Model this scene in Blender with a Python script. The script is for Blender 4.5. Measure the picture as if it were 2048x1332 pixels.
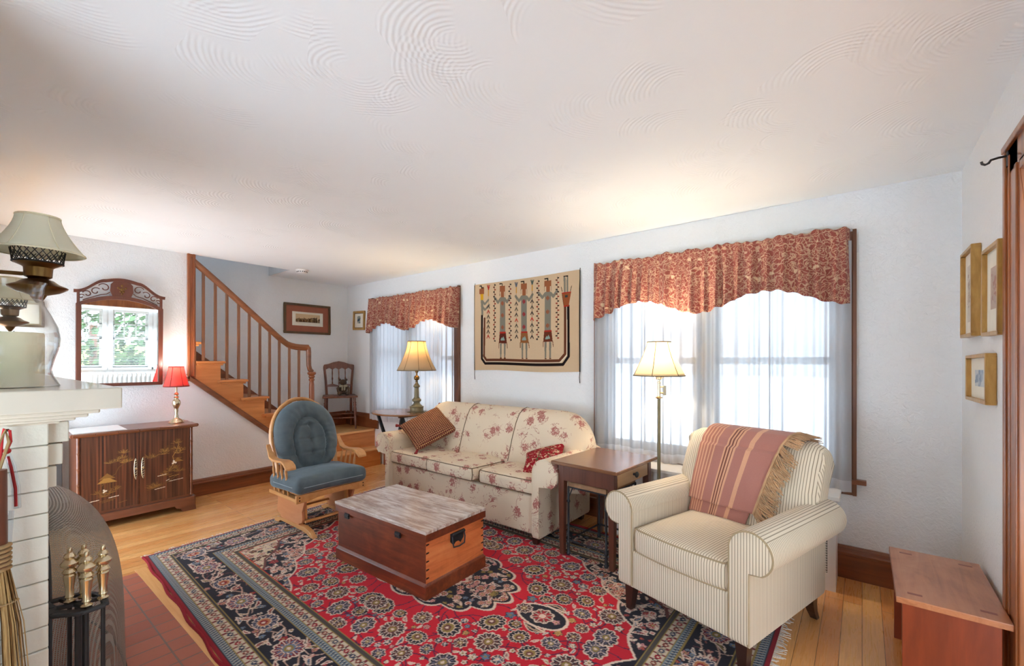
import bpy, bmesh, math, random
import numpy as np
from mathutils import Vector, Matrix

for _o in list(bpy.data.objects):
    bpy.data.objects.remove(_o)
SC = bpy.context.scene
COL = SC.collection
R = math.radians
PI = math.pi

# ------------------------------------------------------------------ camera, world, exposure
cam = bpy.data.cameras.new('camera'); cam_o = bpy.data.objects.new('camera', cam); COL.objects.link(cam_o)
cam.sensor_fit = 'HORIZONTAL'; cam.sensor_width = 36.0
cam.lens = 880.147 / 2048 * 36.0
cam.shift_x = 0.0; cam.shift_y = (720.946 - 666.0) / 2048.0
cam.clip_start = 0.02; cam.clip_end = 200
cam_o.location = (0, 0, 1.352)
cam_o.rotation_euler = (PI / 2, 0, 0.672017678)
SC.camera = cam_o
SC.view_settings.view_transform = 'Standard'; SC.view_settings.look = 'None'
SC.view_settings.gamma = 1.0; SC.view_settings.use_curve_mapping = False
SC.view_settings.exposure = 1.82
SC.cycles.diffuse_bounces = 8; SC.cycles.max_bounces = 14; SC.cycles.transparent_max_bounces = 24
SC.cycles.caustics_reflective = False; SC.cycles.caustics_refractive = False
SC.cycles.sample_clamp_indirect = 6.0

W = bpy.data.worlds.new('overcast_sky'); SC.world = W; W.use_nodes = True
_b = W.node_tree.nodes['Background']; _b.inputs[0].default_value = (0.75, 0.87, 1.0, 1); _b.inputs[1].default_value = 1.3

_s = bpy.data.lights.new('added_sun', 'SUN'); _s.energy = 9.0; _s.angle = R(12); _s.color = (.72, .865, 1.0)  # sun added to light outdoor ground and sunroom wall for indoor bounce
_so = bpy.data.objects.new('added_sun', _s); COL.objects.link(_so); _so.location = (-12, 0, 12)
_so.rotation_euler = Vector((.62, .0, -.78)).to_track_quat('-Z', 'Y').to_euler()

def portal(name, loc, rot, sx, sy):
    l = bpy.data.lights.new(name, 'AREA'); l.shape = 'RECTANGLE'; l.size = sx; l.size_y = sy
    l.cycles.is_portal = True
    o = bpy.data.objects.new(name, l); COL.objects.link(o); o.location = loc; o.rotation_euler = rot
portal('portal_front_window', (-4.3, 3.66, 1.38), (-PI / 2, 0, 0), 1.7, 1.7)
portal('portal_double_window', (-0.92, 3.66, 1.38), (-PI / 2, 0, 0), 1.9, 1.7)
portal('portal_rear_left', (-4.45, -.08, 1.2), (PI / 2, 0, 0), 1.7, 2.4)
portal('portal_sunroom', (2.78, 1.6, 1.4), (0, PI / 2, 0), 1.7, 3.6)
portal('portal_rear', (.5, -.62, 1.2), (PI / 2, 0, 0), 4.8, 2.4)

# ------------------------------------------------------------------ measured planes (metres)
YW = 3.451      # window wall
XL = -5.186     # left wall
XR = 0.432      # right wall
XF = -5.743     # wall behind the stairs
HC = 2.40       # ceiling

# ------------------------------------------------------------------ colour + nodes
def lin(c):
    c = np.asarray(c, dtype=float) / 255.0
    return np.where(c <= 0.04045, c / 12.92, ((c + 0.055) / 1.055) ** 2.4)
def rgb(r, g, b):
    l = lin((r, g, b)); return (float(l[0]), float(l[1]), float(l[2]), 1.0)

class NG:
    def __init__(s, name):
        s.m = bpy.data.materials.new(name); s.m.use_nodes = True
        s.t = s.m.node_tree; s.b = s.t.nodes['Principled BSDF']; s.out = s.t.nodes['Material Output']
    def n(s, typ, props=None, **ins):
        nd = s.t.nodes.new('ShaderNode' + typ)
        for k, v in (props or {}).items(): setattr(nd, k, v)
        for k, v in ins.items():
            k2 = int(k[1:]) if k[0] == 'i' and k[1:].isdigit() else k.replace('_', ' ')
            s.set(nd, k2, v)
        return nd
    def set(s, nd, k, v):
        if isinstance(v, bpy.types.NodeSocket): s.t.links.new(v, nd.inputs[k])
        else: nd.inputs[k].default_value = v
    def obj(s, sc=(1, 1, 1), rot=(0, 0, 0), out='Object', loc=(0, 0, 0)):
        tc = s.n('TexCoord')
        mp = s.n('Mapping'); s.t.links.new(tc.outputs[out], mp.inputs[0])
        mp.inputs['Scale'].default_value = sc; mp.inputs['Rotation'].default_value = rot; mp.inputs['Location'].default_value = loc
        return mp.outputs[0]
    def noise(s, vec, scale=5, detail=3, rough=.5, dist=0):
        return s.n('TexNoise', Vector=vec, Scale=scale, Detail=detail, Roughness=rough, Distortion=dist).outputs[0]
    def vor(s, vec, scale=5, feature='F1', out=0, rnd=1.0):
        return s.n('TexVoronoi', dict(feature=feature), Vector=vec, Scale=scale, Randomness=rnd).outputs[out]
    def math(s, op, a, b=0.0, c=0.0):
        return s.n('Math', dict(operation=op), i0=a, i1=b, i2=c).outputs[0]
    def ramp(s, fac, stops, interp='LINEAR'):
        r = s.n('ValToRGB'); r.color_ramp.interpolation = interp
        e = r.color_ramp.elements
        while len(e) < len(stops): e.new(0.5)
        for i, (p, c) in enumerate(stops):
            e[i].position = p; e[i].color = c if len(c) == 4 else (*c, 1)
        s.t.links.new(fac, r.inputs[0]); return r.outputs[0]
    def mix(s, fac, a, b, blend='MIX'):
        nd = s.n('Mix', dict(data_type='RGBA', blend_type=blend))
        s.set(nd, 0, fac); s.set(nd, 6, a); s.set(nd, 7, b); return nd.outputs[2]
    def bump(s, h, strength=.3, dist=.01):
        bp = s.n('Bump', Height=h, Strength=strength, Distance=dist)
        s.t.links.new(bp.outputs[0], s.b.inputs['Normal']); return bp
    def pr(s, **k):
        for a, v in k.items(): s.set(s.b, a.replace('_', ' '), v)
        return s
BW = ((0, 0, 0, 1), (1, 1, 1, 1))

def plain(name, c, rough=.5, metal=0.0, bump=None, vary=.06, coat=0.0):
    g = NG(name)
    v = g.obj()
    nz = g.noise(v, 14, 4)
    d = tuple(x * (1 - vary * 2) for x in c[:3]) + (1,); l = tuple(min(1, x * (1 + vary)) for x in c[:3]) + (1,)
    g.pr(Base_Color=g.ramp(nz, [(.3, d), (.7, l)]), Roughness=rough, Metallic=metal, Coat_Weight=coat)
    if bump: g.bump(g.noise(v, bump[0], 4), bump[1], bump[2] if len(bump) > 2 else .004)
    return g.m

def wood(name, dark, light, axis='X', scale=26, stretch=14, rough=.4, coat=.15, big=2.5, contrast=(.3, .72)):
    g = NG(name)
    sc = [1, 1, 1]; sc['XYZ'.index(axis)] = 1.0 / stretch
    v = g.obj(tuple(sc))
    a = g.noise(v, scale, 6, .6, .6)
    b = g.noise(v, big, 3, .5, 1.2)
    f = g.math('ADD', g.math('MULTIPLY', a, .6), g.math('MULTIPLY', b, .4))
    g.pr(Base_Color=g.ramp(f, [(contrast[0], dark), (contrast[1], light)]), Roughness=rough, Coat_Weight=coat, Coat_Roughness=.25)
    g.bump(a, .08, .002)
    return g.m

def painted(name, rough=.85, bump=None, spec=.2, sheen=0):
    g = NG(name)
    at = g.n('Attribute', dict(attribute_name='Col'))
    nz = g.noise(g.obj(), 180, 2)
    g.pr(Base_Color=g.mix(.12, at.outputs[0], g.mix(nz, (0, 0, 0, 1), at.outputs[0])), Roughness=rough, Specular_IOR_Level=spec, Sheen_Weight=sheen)
    if bump: g.bump(g.noise(g.obj(), bump[0], 2), bump[1], .003)
    return g.m

# ------------------------------------------------------------------ mesh builder
class MB:
    def __init__(s): s.v = []; s.f = []; s.uv = {}
    def add(s, vs, fs):
        o = len(s.v); s.v += [tuple(map(float, p)) for p in vs]; s.f += [tuple(i + o for i in f) for f in fs]; return s
    def box(s, x0, x1, y0, y1, z0, z1):
        return s.add([(x0, y0, z0), (x1, y0, z0), (x1, y1, z0), (x0, y1, z0), (x0, y0, z1), (x1, y0, z1), (x1, y1, z1), (x0, y1, z1)],
                     [(0, 3, 2, 1), (4, 5, 6, 7), (0, 1, 5, 4), (1, 2, 6, 5), (2, 3, 7, 6), (3, 0, 4, 7)])
    def bar(s, a, b, w, h, up=(0, 0, 1)):
        a = Vector(a); b = Vector(b); d = (b - a).normalized(); u = Vector(up)
        sd = d.cross(u)
        if sd.length < 1e-4: sd = d.cross(Vector((1, 0, 0)))
        sd.normalize(); u = sd.cross(d).normalized()
        P = []
        for c in (a, b):
            for i, j in ((-1, -1), (1, -1), (1, 1), (-1, 1)): P.append(c + sd * (i * w / 2) + u * (j * h / 2))
        return s.add(P, [(0, 3, 2, 1), (4, 5, 6, 7), (0, 1, 5, 4), (1, 2, 6, 5), (2, 3, 7, 6), (3, 0, 4, 7)])
    def lathe(s, prof, seg=20, c=(0, 0, 0), axis=None, rot=0.0, sq=None):
        """prof: (radius, height) list; axis: direction the height runs along; sq=(sx, sy) scales the section"""
        n = len(prof); P = []; F = []
        q = Vector((0, 0, 1)).rotation_difference(Vector(axis).normalized()) if axis is not None else None
        for r, z in prof:
            for k in range(seg):
                t = rot + 2 * PI * k / seg
                p = Vector((r * math.cos(t) * (sq[0] if sq else 1), r * math.sin(t) * (sq[1] if sq else 1), z))
                if q is not None: p = q @ p
                P.append((p.x + c[0], p.y + c[1], p.z + c[2]))
        for i in range(n - 1):
            for k in range(seg):
                a = i * seg + k; b = i * seg + (k + 1) % seg
                F.append((a, b, b + seg, a + seg))
        if prof[0][0] > 1e-5: F.append(tuple(range(seg - 1, -1, -1)))
        if prof[-1][0] > 1e-5: F.append(tuple((n - 1) * seg + k for k in range(seg)))
        return s.add(P, F)
    def lathe_open(s, prof, seg=20, c=(0, 0, 0), rot=0.0):
        n = len(prof); P = []; F = []
        for r, z in prof:
            for k in range(seg):
                t = rot + 2 * PI * k / seg; P.append((c[0] + r * math.cos(t), c[1] + r * math.sin(t), c[2] + z))
        for i in range(n - 1):
            for k in range(seg):
                a = i * seg + k; b = i * seg + (k + 1) % seg; F.append((a, b, b + seg, a + seg))
        return s.add(P, F)
    def tube(s, path, r=.01, seg=8, closed=False):
        path = [Vector(p) for p in path]; n = len(path)
        rs = list(r) if isinstance(r, (list, tuple)) else [r] * n
        P = []; F = []; prev = None
        for i, p in enumerate(path):
            if closed: d = path[(i + 1) % n] - path[i - 1]
            else: d = path[min(i + 1, n - 1)] - path[max(i - 1, 0)]
            d.normalize()
            if prev is None:
                u = d.orthogonal().normalized()
            else:
                u = (prev - d * prev.dot(d))
                u = u.normalized() if u.length > 1e-6 else d.orthogonal().normalized()
            prev = u; w = d.cross(u)
            for k in range(seg):
                t = 2 * PI * k / seg; q = p + (u * math.cos(t) + w * math.sin(t)) * rs[i]; P.append(q)
        m = n if closed else n - 1
        for i in range(m):
            for k in range(seg):
                a = i * seg + k; b = i * seg + (k + 1) % seg; j = ((i + 1) % n) * seg
                F.append((a, b, j + (k + 1) % seg, j + k))
        if not closed: F += [tuple(range(seg - 1, -1, -1)), tuple((n - 1) * seg + k for k in range(seg))]
        return s.add(P, F)
    def prism(s, poly, plane, a0, a1):
        """plane: 'XZ' (extruded along Y), 'YZ' (along X) or 'XY' (along Z)"""
        def P(p, a):
            return {'XZ': (p[0], a, p[1]), 'YZ': (a, p[0], p[1]), 'XY': (p[0], p[1], a)}[plane]
        n = len(poly); V = [P(p, a0) for p in poly] + [P(p, a1) for p in poly]
        F = [tuple(range(n - 1, -1, -1)), tuple(range(n, 2 * n))] + [(i, (i + 1) % n, n + (i + 1) % n, n + i) for i in range(n)]
        return s.add(V, F)
    def rbox(s, c, size, r=.02, seg=3, inner=4, fn=None):
        """rounded box with edge radius r; fn(p) -> p deforms it afterwards (local to its centre)"""
        h = [x / 2 for x in size]; r = min([r] + [x * .98 for x in h])
        def ticks(a):
            k = [-a + r * (1 - math.cos(PI / 2 * i / seg)) for i in range(seg)]
            m = [-(a - r) + 2 * (a - r) * i / inner for i in range(inner + 1)]
            return k + m + [-x for x in reversed(k)]
        T = [ticks(a) for a in h]; idx = {}; P = []; F = []
        def vid(i, j, k):
            key = (i, j, k)
            if key not in idx:
                p = Vector((T[0][i], T[1][j], T[2][k]))
                q = Vector([max(-(h[a] - r), min(h[a] - r, p[a])) for a in range(3)])
                d = p - q
                if d.length > 1e-9:
                    # map cube-edge position to the sphere
                    p = q + d.normalized() * r if (sum(abs(x) > 1e-9 for x in d) > 0) else p
                if fn: p = Vector(fn(p))
                idx[key] = len(P); P.append((p.x + c[0], p.y + c[1], p.z + c[2]))
            return idx[key]
        n = [len(t) - 1 for t in T]
        for a, b, cc in ((0, 1, 2), (1, 2, 0), (2, 0, 1)):
            for side in (0, n[cc]):
                for i in range(n[a]):
                    for j in range(n[b]):
                        def K(ii, jj):
                            t = [0, 0, 0]; t[a] = ii; t[b] = jj; t[cc] = side; return vid(*t)
                        q = (K(i, j), K(i + 1, j), K(i + 1, j + 1), K(i, j + 1))
                        F.append(q if side else tuple(reversed(q)))
        return s.add(P, F)
    def sphere(s, c, r, seg=16, rings=10):
        r = r if isinstance(r, (tuple, list)) else (r, r, r); P = []; F = []
        for i in range(rings + 1):
            a = PI * i / rings
            for k in range(seg):
                t = 2 * PI * k / seg
                P.append((c[0] + r[0] * math.sin(a) * math.cos(t), c[1] + r[1] * math.sin(a) * math.sin(t), c[2] + r[2] * math.cos(a)))
        for i in range(rings):
            for k in range(seg):
                a = i * seg + k; b = i * seg + (k + 1) % seg; F.append((a, a + seg, b + seg, b))
        return s.add(P, F)
    def grid(s, nu, nv, fn):
        o = len(s.v); P = []; F = []
        for j in range(nv + 1):
            for i in range(nu + 1):
                u, v = i / nu, j / nv; P.append(fn(u, v)); s.uv[o + len(P) - 1] = (u, v)
        for j in range(nv):
            for i in range(nu):
                a = j * (nu + 1) + i; F.append((a, a + 1, a + nu + 2, a + nu + 1))
        return s.add(P, F)
    def build(s, name, mat, parent=None, smooth=True, bevel=0, seg=2, solid=0, subsurf=0, loc=(0, 0, 0), rot=(0, 0, 0), angle=40, recalc=True):
        me = bpy.data.meshes.new(name); me.from_pydata(s.v, [], s.f)
        if recalc:
            bm = bmesh.new(); bm.from_mesh(me)
            bmesh.ops.remove_doubles(bm, verts=bm.verts, dist=1e-6) if not s.uv else None
            bmesh.ops.recalc_face_normals(bm, faces=bm.faces); bm.to_mesh(me); bm.free()
        if s.uv:
            ul = me.uv_layers.new(name='UVMap')
            for lp in me.loops: ul.data[lp.index].uv = s.uv.get(lp.vertex_index, (0, 0))
        if smooth:
            me.polygons.foreach_set('use_smooth', [True] * len(me.polygons))
            me.set_sharp_from_angle(angle=R(angle))
        for m in (mat if isinstance(mat, (list, tuple)) else [mat]): me.materials.append(m)
        o = bpy.data.objects.new(name, me); COL.objects.link(o)
        o.location = loc; o.rotation_euler = rot
        if parent is not None: o.parent = parent
        if bevel:
            b = o.modifiers.new('bevel', 'BEVEL'); b.width = bevel; b.segments = seg; b.limit_method = 'ANGLE'; b.angle_limit = R(40)
        if solid:
            q = o.modifiers.new('solid', 'SOLIDIFY'); q.thickness = solid; q.offset = 0
        if subsurf:
            q = o.modifiers.new('sub', 'SUBSURF'); q.levels = subsurf; q.render_levels = subsurf
        return o

def tag(o, label=None, cat=None, group=None, kind=None):
    if label: o['label'] = label
    if cat: o['category'] = cat
    if group: o['group'] = group
    if kind: o['kind'] = kind
    return o
def thing(name, label, cat, loc=(0, 0, 0), rotz=0.0, group=None):
    o = bpy.data.objects.new(name, None); COL.objects.link(o); o.empty_display_size = .1
    o.location = loc; o.rotation_euler = (0, 0, rotz)
    return tag(o, label, cat, group)
def struct(o, label=None, cat=None):
    return tag(o, label, cat, kind='structure')
def shell(name):
    o = bpy.data.objects.new(name, None); COL.objects.link(o); o.empty_display_size = .1; o['kind'] = 'structure'; return o
def painted_sheet(name, colors, fn, mat, parent=None, back=None):
    """colors: (ny, nx, 3) sRGB 0-255 array laid on the grid; fn(u, v arrays) -> x, y, z arrays; v runs up"""
    ny, nx = colors.shape[:2]
    u, v = np.meshgrid(np.linspace(0, 1, nx), np.linspace(0, 1, ny))
    x, y, z = fn(u, v)
    P = np.stack([x, y, z], -1).reshape(-1, 3).astype(np.float32)
    i = np.arange((ny - 1) * (nx - 1)); a = (i // (nx - 1)) * nx + i % (nx - 1)
    F = np.stack([a, a + 1, a + nx + 1, a + nx], -1).astype(np.int32)
    me = bpy.data.meshes.new(name)
    me.vertices.add(len(P)); me.vertices.foreach_set('co', P.ravel())
    me.loops.add(F.size); me.loops.foreach_set('vertex_index', F.ravel())
    me.polygons.add(len(F)); me.polygons.foreach_set('loop_start', np.arange(0, F.size, 4, dtype=np.int32))
    me.polygons.foreach_set('use_smooth', np.ones(len(F), bool))
    me.update(calc_edges=True)
    at = me.color_attributes.new('Col', 'FLOAT_COLOR', 'POINT')
    c = np.ones((len(P), 4), np.float32); c[:, :3] = lin(colors.reshape(-1, 3))
    at.data.foreach_set('color', c.ravel())
    me.materials.append(mat)
    o = bpy.data.objects.new(name, me); COL.objects.link(o)
    if parent is not None: o.parent = parent
    return o

# ------------------------------------------------------------------ a small raster to draw woven and printed patterns
class Canvas:
    """metric canvas: x right 0..w, y up 0..h, dx metres per cell"""
    def __init__(s, w, h, dx, col):
        s.nx = int(round(w / dx)) + 1; s.ny = int(round(h / dx)) + 1
        s.w, s.h = w, h
        s.X, s.Y = np.meshgrid(np.linspace(0, w, s.nx), np.linspace(0, h, s.ny))
        s.a = np.empty((s.ny, s.nx, 3)); s.a[:] = col; s.clip = None
    def win(s, x0, x1, y0, y1):
        i0 = max(0, int(x0 / s.w * (s.nx - 1))); i1 = min(s.nx, int(x1 / s.w * (s.nx - 1)) + 2)
        j0 = max(0, int(y0 / s.h * (s.ny - 1))); j1 = min(s.ny, int(y1 / s.h * (s.ny - 1)) + 2)
        return slice(j0, max(j0, j1)), slice(i0, max(i0, i1))
    def put(s, sl, m, col):
        if s.clip is not None: m = m & s.clip[sl]
        s.a[sl][m] = col
    def rect(s, x0, x1, y0, y1, col):
        sl = s.win(x0, x1, y0, y1); X, Y = s.X[sl], s.Y[sl]
        s.put(sl, (X >= x0) & (X <= x1) & (Y >= y0) & (Y <= y1), col)
    def poly(s, pts, col):
        xs = [p[0] for p in pts]; ys = [p[1] for p in pts]
        sl = s.win(min(xs), max(xs), min(ys), max(ys)); X, Y = s.X[sl], s.Y[sl]
        m = np.zeros(X.shape, bool); n = len(pts)
        for i in range(n):
            (x1, y1), (x2, y2) = pts[i], pts[(i + 1) % n]
            if y1 == y2: continue
            m ^= ((y1 > Y) != (y2 > Y)) & (X < (x2 - x1) * (Y - y1) / (y2 - y1) + x1)
        s.put(sl, m, col)
    def line(s, pts, w, col):
        for (x1, y1), (x2, y2) in zip(pts[:-1], pts[1:]):
            sl = s.win(min(x1, x2) - w, max(x1, x2) + w, min(y1, y2) - w, max(y1, y2) + w); X, Y = s.X[sl], s.Y[sl]
            dx, dy = x2 - x1, y2 - y1; L = dx * dx + dy * dy + 1e-12
            t = np.clip(((X - x1) * dx + (Y - y1) * dy) / L, 0, 1)
            s.put(sl, (X - x1 - t * dx) ** 2 + (Y - y1 - t * dy) ** 2 <= (w / 2) ** 2, col)
    def disc(s, x, y, r, col, sx=1.0):
        sl = s.win(x - r * sx, x + r * sx, y - r, y + r)
        s.put(sl, ((s.X[sl] - x) / sx) ** 2 + (s.Y[sl] - y) ** 2 <= r * r, col)
    def polar(s, x, y, r, fn, sx=1.0, rot=0.0):
        """fn(rho, theta) -> (mask, colour) list"""
        k = r * max(1, sx); sl = s.win(x - k, x + k, y - k, y + k)
        dx, dy = s.X[sl] - x, s.Y[sl] - y
        c, n = math.cos(rot), math.sin(rot); a, b = (dx * c + dy * n) / sx, -dx * n + dy * c
        rho = np.hypot(a, b) / r; th = np.arctan2(b, a)
        for m, col in fn(rho, th): s.put(sl, m, col)
# ------------------------------------------------------------------ materials
def m_wall(name, c, rough=.92):
    g = NG(name); v = g.obj()
    a = g.noise(v, 34, 5, .6, 1.6); b = g.noise(v, 9, 3, .5, .8)
    g.pr(Base_Color=c, Roughness=rough, Specular_IOR_Level=.15)
    h = g.math('ADD', g.math('POWER', a, 2.0), g.math('MULTIPLY', b, .5))
    g.bump(h, .55, .012); return g.m
M_WALL = m_wall('stucco_wall', rgb(235, 238, 240))
def m_ceiling():
    g = NG('swirled_plaster_ceiling'); v = g.obj()
    heights = []
    for sc_, off, dr in ((2.1, (0, 0, 0), (-.9, -.3, 0)), (2.5, (7.3, 2.1, 0), (-.4, -.9, 0)), (1.9, (3.7, 9.2, 0), (-1, .35, 0))):
        vv = g.obj(loc=off)
        wob = g.n('VectorMath', dict(operation='MULTIPLY_ADD')); nz = g.n('TexNoise', Vector=vv, Scale=7, Detail=1)
        g.set(wob, 0, nz.outputs[1]); wob.inputs[1].default_value = (.03, .03, 0); g.set(wob, 2, vv)
        vo = g.n('TexVoronoi', dict(feature='F1', voronoi_dimensions='2D'), Vector=wob.outputs[0], Scale=sc_, Randomness=.9)
        sub = g.n('VectorMath', dict(operation='SUBTRACT')); g.set(sub, 0, wob.outputs[0]); g.set(sub, 1, vo.outputs[2])
        flat = g.n('VectorMath', dict(operation='MULTIPLY')); g.set(flat, 0, sub.outputs[0]); flat.inputs[1].default_value = (1, 1, 0)
        nrm = g.n('VectorMath', dict(operation='NORMALIZE')); g.set(nrm, 0, flat.outputs[0])
        dt = g.n('VectorMath', dict(operation='DOT_PRODUCT')); g.set(dt, 0, nrm.outputs[0]); dt.inputs[1].default_value = Vector(dr).normalized()
        d = vo.outputs[0]
        ph = g.math('ADD', g.math('MULTIPLY', d, 330.0 / sc_), g.math('MULTIPLY', g.noise(vv, 14, 2), 2.5))
        ring = g.math('SINE', ph)
        sweep = g.ramp(dt.outputs['Value'], [(.35, (0, 0, 0, 1)), (.6, (1, 1, 1, 1))])
        rad = g.ramp(d, [(.12, (0, 0, 0, 1)), (.22, (1, 1, 1, 1)), (.62, (1, 1, 1, 1)), (.66, (0, 0, 0, 1))])
        pick = g.ramp(g.noise(vv, 1.6, 1), [(.50, (0, 0, 0, 1)), (.56, (1, 1, 1, 1))])
        heights.append(g.math('MULTIPLY', g.math('MULTIPLY', ring, sweep), g.math('MULTIPLY', rad, pick)))
    h = g.math('ADD', g.math('ADD', heights[0], heights[1]), heights[2])
    h = g.math('ADD', g.math('MULTIPLY', h, .5), g.math('MULTIPLY', g.noise(v, 18, 4, .6), .35))
    g.pr(Base_Color=rgb(240, 245, 248), Roughness=.95, Specular_IOR_Level=.1)
    g.bump(h, .45, .0035); return g.m
M_CEIL = m_ceiling()
M_WHITE = plain('white_paint', rgb(236, 235, 232), .45, vary=.02)
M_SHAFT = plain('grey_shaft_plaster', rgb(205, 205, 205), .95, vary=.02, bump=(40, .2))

def m_floor():
    g = NG('oak_strip_floor')
    v = g.obj(rot=(0, 0, PI / 2))
    br = g.n('TexBrick', dict(offset=.37, offset_frequency=3), Vector=v, Color1=rgb(246, 190, 120), Color2=rgb(216, 138, 72), Mortar=rgb(96, 54, 26),
             Scale=1.0, Mortar_Size=.0016, Mortar_Smooth=.3, Bias=-.1, Brick_Width=1.55, Row_Height=.083)
    gv = g.obj((30, 1.6, 1)); gr = g.noise(gv, 3.2, 6, .65, .5)
    lo = g.noise(g.obj((6, .5, 1)), 1.5, 3)
    c = br.outputs[0]
    c = g.mix(g.ramp(gr, [(.45, (0, 0, 0, 1)), (.8, (.5, .5, .5, 1))]), br.outputs[0], rgb(176, 108, 56))
    c = g.mix(g.math('MULTIPLY', lo, .35), c, rgb(238, 172, 102))
    g.pr(Base_Color=c, Roughness=g.ramp(gr, [(.2, (.22, .22, .22, 1)), (.8, (.36, .36, .36, 1))]), Coat_Weight=.5, Coat_Roughness=.15)
    g.bump(g.math('SUBTRACT', g.math('MULTIPLY', gr, .15), br.outputs[1]), .25, .002); return g.m
M_FLOOR = m_floor()
M_BORDER = wood('light_oak_border', rgb(220, 154, 88), rgb(244, 194, 128), 'X', 60, 16, .35)
def m_tiles():
    g = NG('terracotta_brick_tiles'); v = g.obj(rot=(0, 0, PI / 2))
    br = g.n('TexBrick', dict(offset=0.0), Vector=v, Color1=rgb(184, 106, 80), Color2=rgb(164, 90, 68), Mortar=rgb(112, 104, 98), Scale=1.0,
             Mortar_Size=.004, Mortar_Smooth=.1, Brick_Width=.205, Row_Height=.104)
    nz = g.noise(v, 60, 4)
    g.pr(Base_Color=g.mix(g.math('MULTIPLY', nz, .35), br.outputs[0], rgb(176, 108, 84)), Roughness=.5)
    g.bump(g.math('SUBTRACT', g.math('MULTIPLY', nz, .2), br.outputs[1]), .4, .004); return g.m
M_TILE = m_tiles()
M_TRIM = wood('dark_stained_trim', rgb(88, 44, 22), rgb(150, 84, 44), 'X', 24, 12, .35, .3)
M_TRIMY = wood('dark_stained_trim_y', rgb(92, 46, 22), rgb(158, 88, 46), 'Y', 24, 12, .35, .3)
M_TRIMZ = wood('dark_stained_trim_z', rgb(84, 46, 28), rgb(132, 80, 50), 'Z', 24, 14, .35, .3)
M_CASE = wood('reddish_door_casing', rgb(104, 48, 20), rgb(196, 120, 64), 'Z', 34, 16, .3, .4)
M_STAIR = wood('stair_pine', rgb(180, 104, 48), rgb(226, 154, 88), 'Y', 20, 8, .38, .25)
M_STAIRX = wood('landing_boards', rgb(222, 158, 94), rgb(248, 202, 140), 'Y', 20, 10, .25, .4)
M_BALU = wood('baluster_wood', rgb(104, 66, 44), rgb(148, 98, 66), 'Z', 26, 12, .4, .2)
M_RAIL = wood('handrail_wood', rgb(104, 58, 32), rgb(158, 96, 56), 'Y', 24, 10, .35, .3)
M_POST = wood('post_wood', rgb(112, 58, 30), rgb(172, 98, 52), 'Z', 24, 14, .35, .3)
M_BLACK = plain('black_iron', rgb(48, 48, 50), .5, .4)
M_IRON = plain('grey_black_iron', rgb(64, 66, 70), .5, .5)
M_BRASS = plain('polished_brass', rgb(222, 206, 174), .22, 1.0, vary=.03)
M_OLDBRASS = plain('antique_brass', rgb(126, 96, 58), .32, 1.0, vary=.08)
M_PEWTER = plain('weathered_brass_pewter', rgb(132, 124, 98), .5, .6, vary=.12)
M_GLASSPANE = None
def m_pane():
    g = NG('window_glass'); t = g.n('BsdfTransparent'); gl = g.n('BsdfGlossy', Roughness=.02)
    fr = g.n('Fresnel', IOR=1.35); mx = g.n('MixShader', i0=fr.outputs[0], i1=t.outputs[0], i2=gl.outputs[0])
    g.t.links.new(mx.outputs[0], g.out.inputs[0]); return g.m
M_PANE = m_pane()
def m_clear(name, tint=(1, 1, 1, 1), ior=1.45):
    g = NG(name); t = g.n('BsdfTransparent', Color=tint); gl = g.n('BsdfGlossy', Roughness=.03)
    lw = g.n('LayerWeight', Blend=.42); mx = g.n('MixShader', i0=g.math('MULTIPLY', g.math('POWER', lw.outputs[1], 1.3), .8), i1=t.outputs[0], i2=gl.outputs[0])
    g.t.links.new(mx.outputs[0], g.out.inputs[0]); return g.m
M_CLEAR = m_clear('clear_blown_glass', (.98, .985, .98, 1))
M_SKYGLASS = m_clear('added_dim_roof_glass', (.48, .49, .50, 1))  # glass for the added roof and skylight, darkened to cut their light
def m_sheer():
    g = NG('white_sheer_voile')
    tr = g.n('BsdfTranslucent', Color=(.42, .43, .45, 1)); df = g.n('BsdfDiffuse', Color=(.86, .87, .9, 1)); tp = g.n('BsdfTransparent', Color=(.82, .84, .88, 1))
    a = g.n('MixShader', i0=.42, i1=tr.outputs[0], i2=df.outputs[0])
    lw = g.n('LayerWeight', Blend=.5)      # seen edge-on the weave closes up
    g.t.links.new(g.ramp(lw.outputs[1], [(.03, (.42, .43, .45, 1)), (.60, (.19, .20, .215, 1))]), tr.inputs[0])
    wv = g.noise(g.obj((140, 140, 8)), 3, 2)
    op = g.math('ADD', g.ramp(lw.outputs[1], [(.03, (.82, .82, .82, 1)), (.5, (1, 1, 1, 1))]), g.math('MULTIPLY', g.math('SUBTRACT', wv, .5), .12))
    b = g.n('MixShader', i0=op, i1=tp.outputs[0], i2=a.outputs[0])
    g.t.links.new(b.outputs[0], g.out.inputs[0]); return g.m
M_SHEER = m_sheer()
def m_hem():
    g = NG('sheer_hem')
    tr = g.n('BsdfTranslucent', Color=(.8, .82, .86, 1)); df = g.n('BsdfDiffuse', Color=(.86, .87, .9, 1)); tp = g.n('BsdfTransparent')
    a = g.n('MixShader', i0=.5, i1=tr.outputs[0], i2=df.outputs[0]); b = g.n('MixShader', i0=.85, i1=tp.outputs[0], i2=a.outputs[0])
    g.t.links.new(b.outputs[0], g.out.inputs[0]); return g.m
M_HEM = m_hem()
def m_shade(name, c, trans=.55):
    g = NG(name); v = g.obj((60, 60, 60))
    tr = g.n('BsdfTranslucent', Color=c); df = g.n('BsdfDiffuse', Color=c)
    a = g.n('MixShader', i0=trans, i1=df.outputs[0], i2=tr.outputs[0]); g.t.links.new(a.outputs[0], g.out.inputs[0]); return g.m
M_SHADE_TAN = m_shade('tan_silk_shade', rgb(206, 186, 154), .42)
M_SHADE_CREAM = m_shade('cream_silk_shade', rgb(236, 224, 196), .55)
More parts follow.
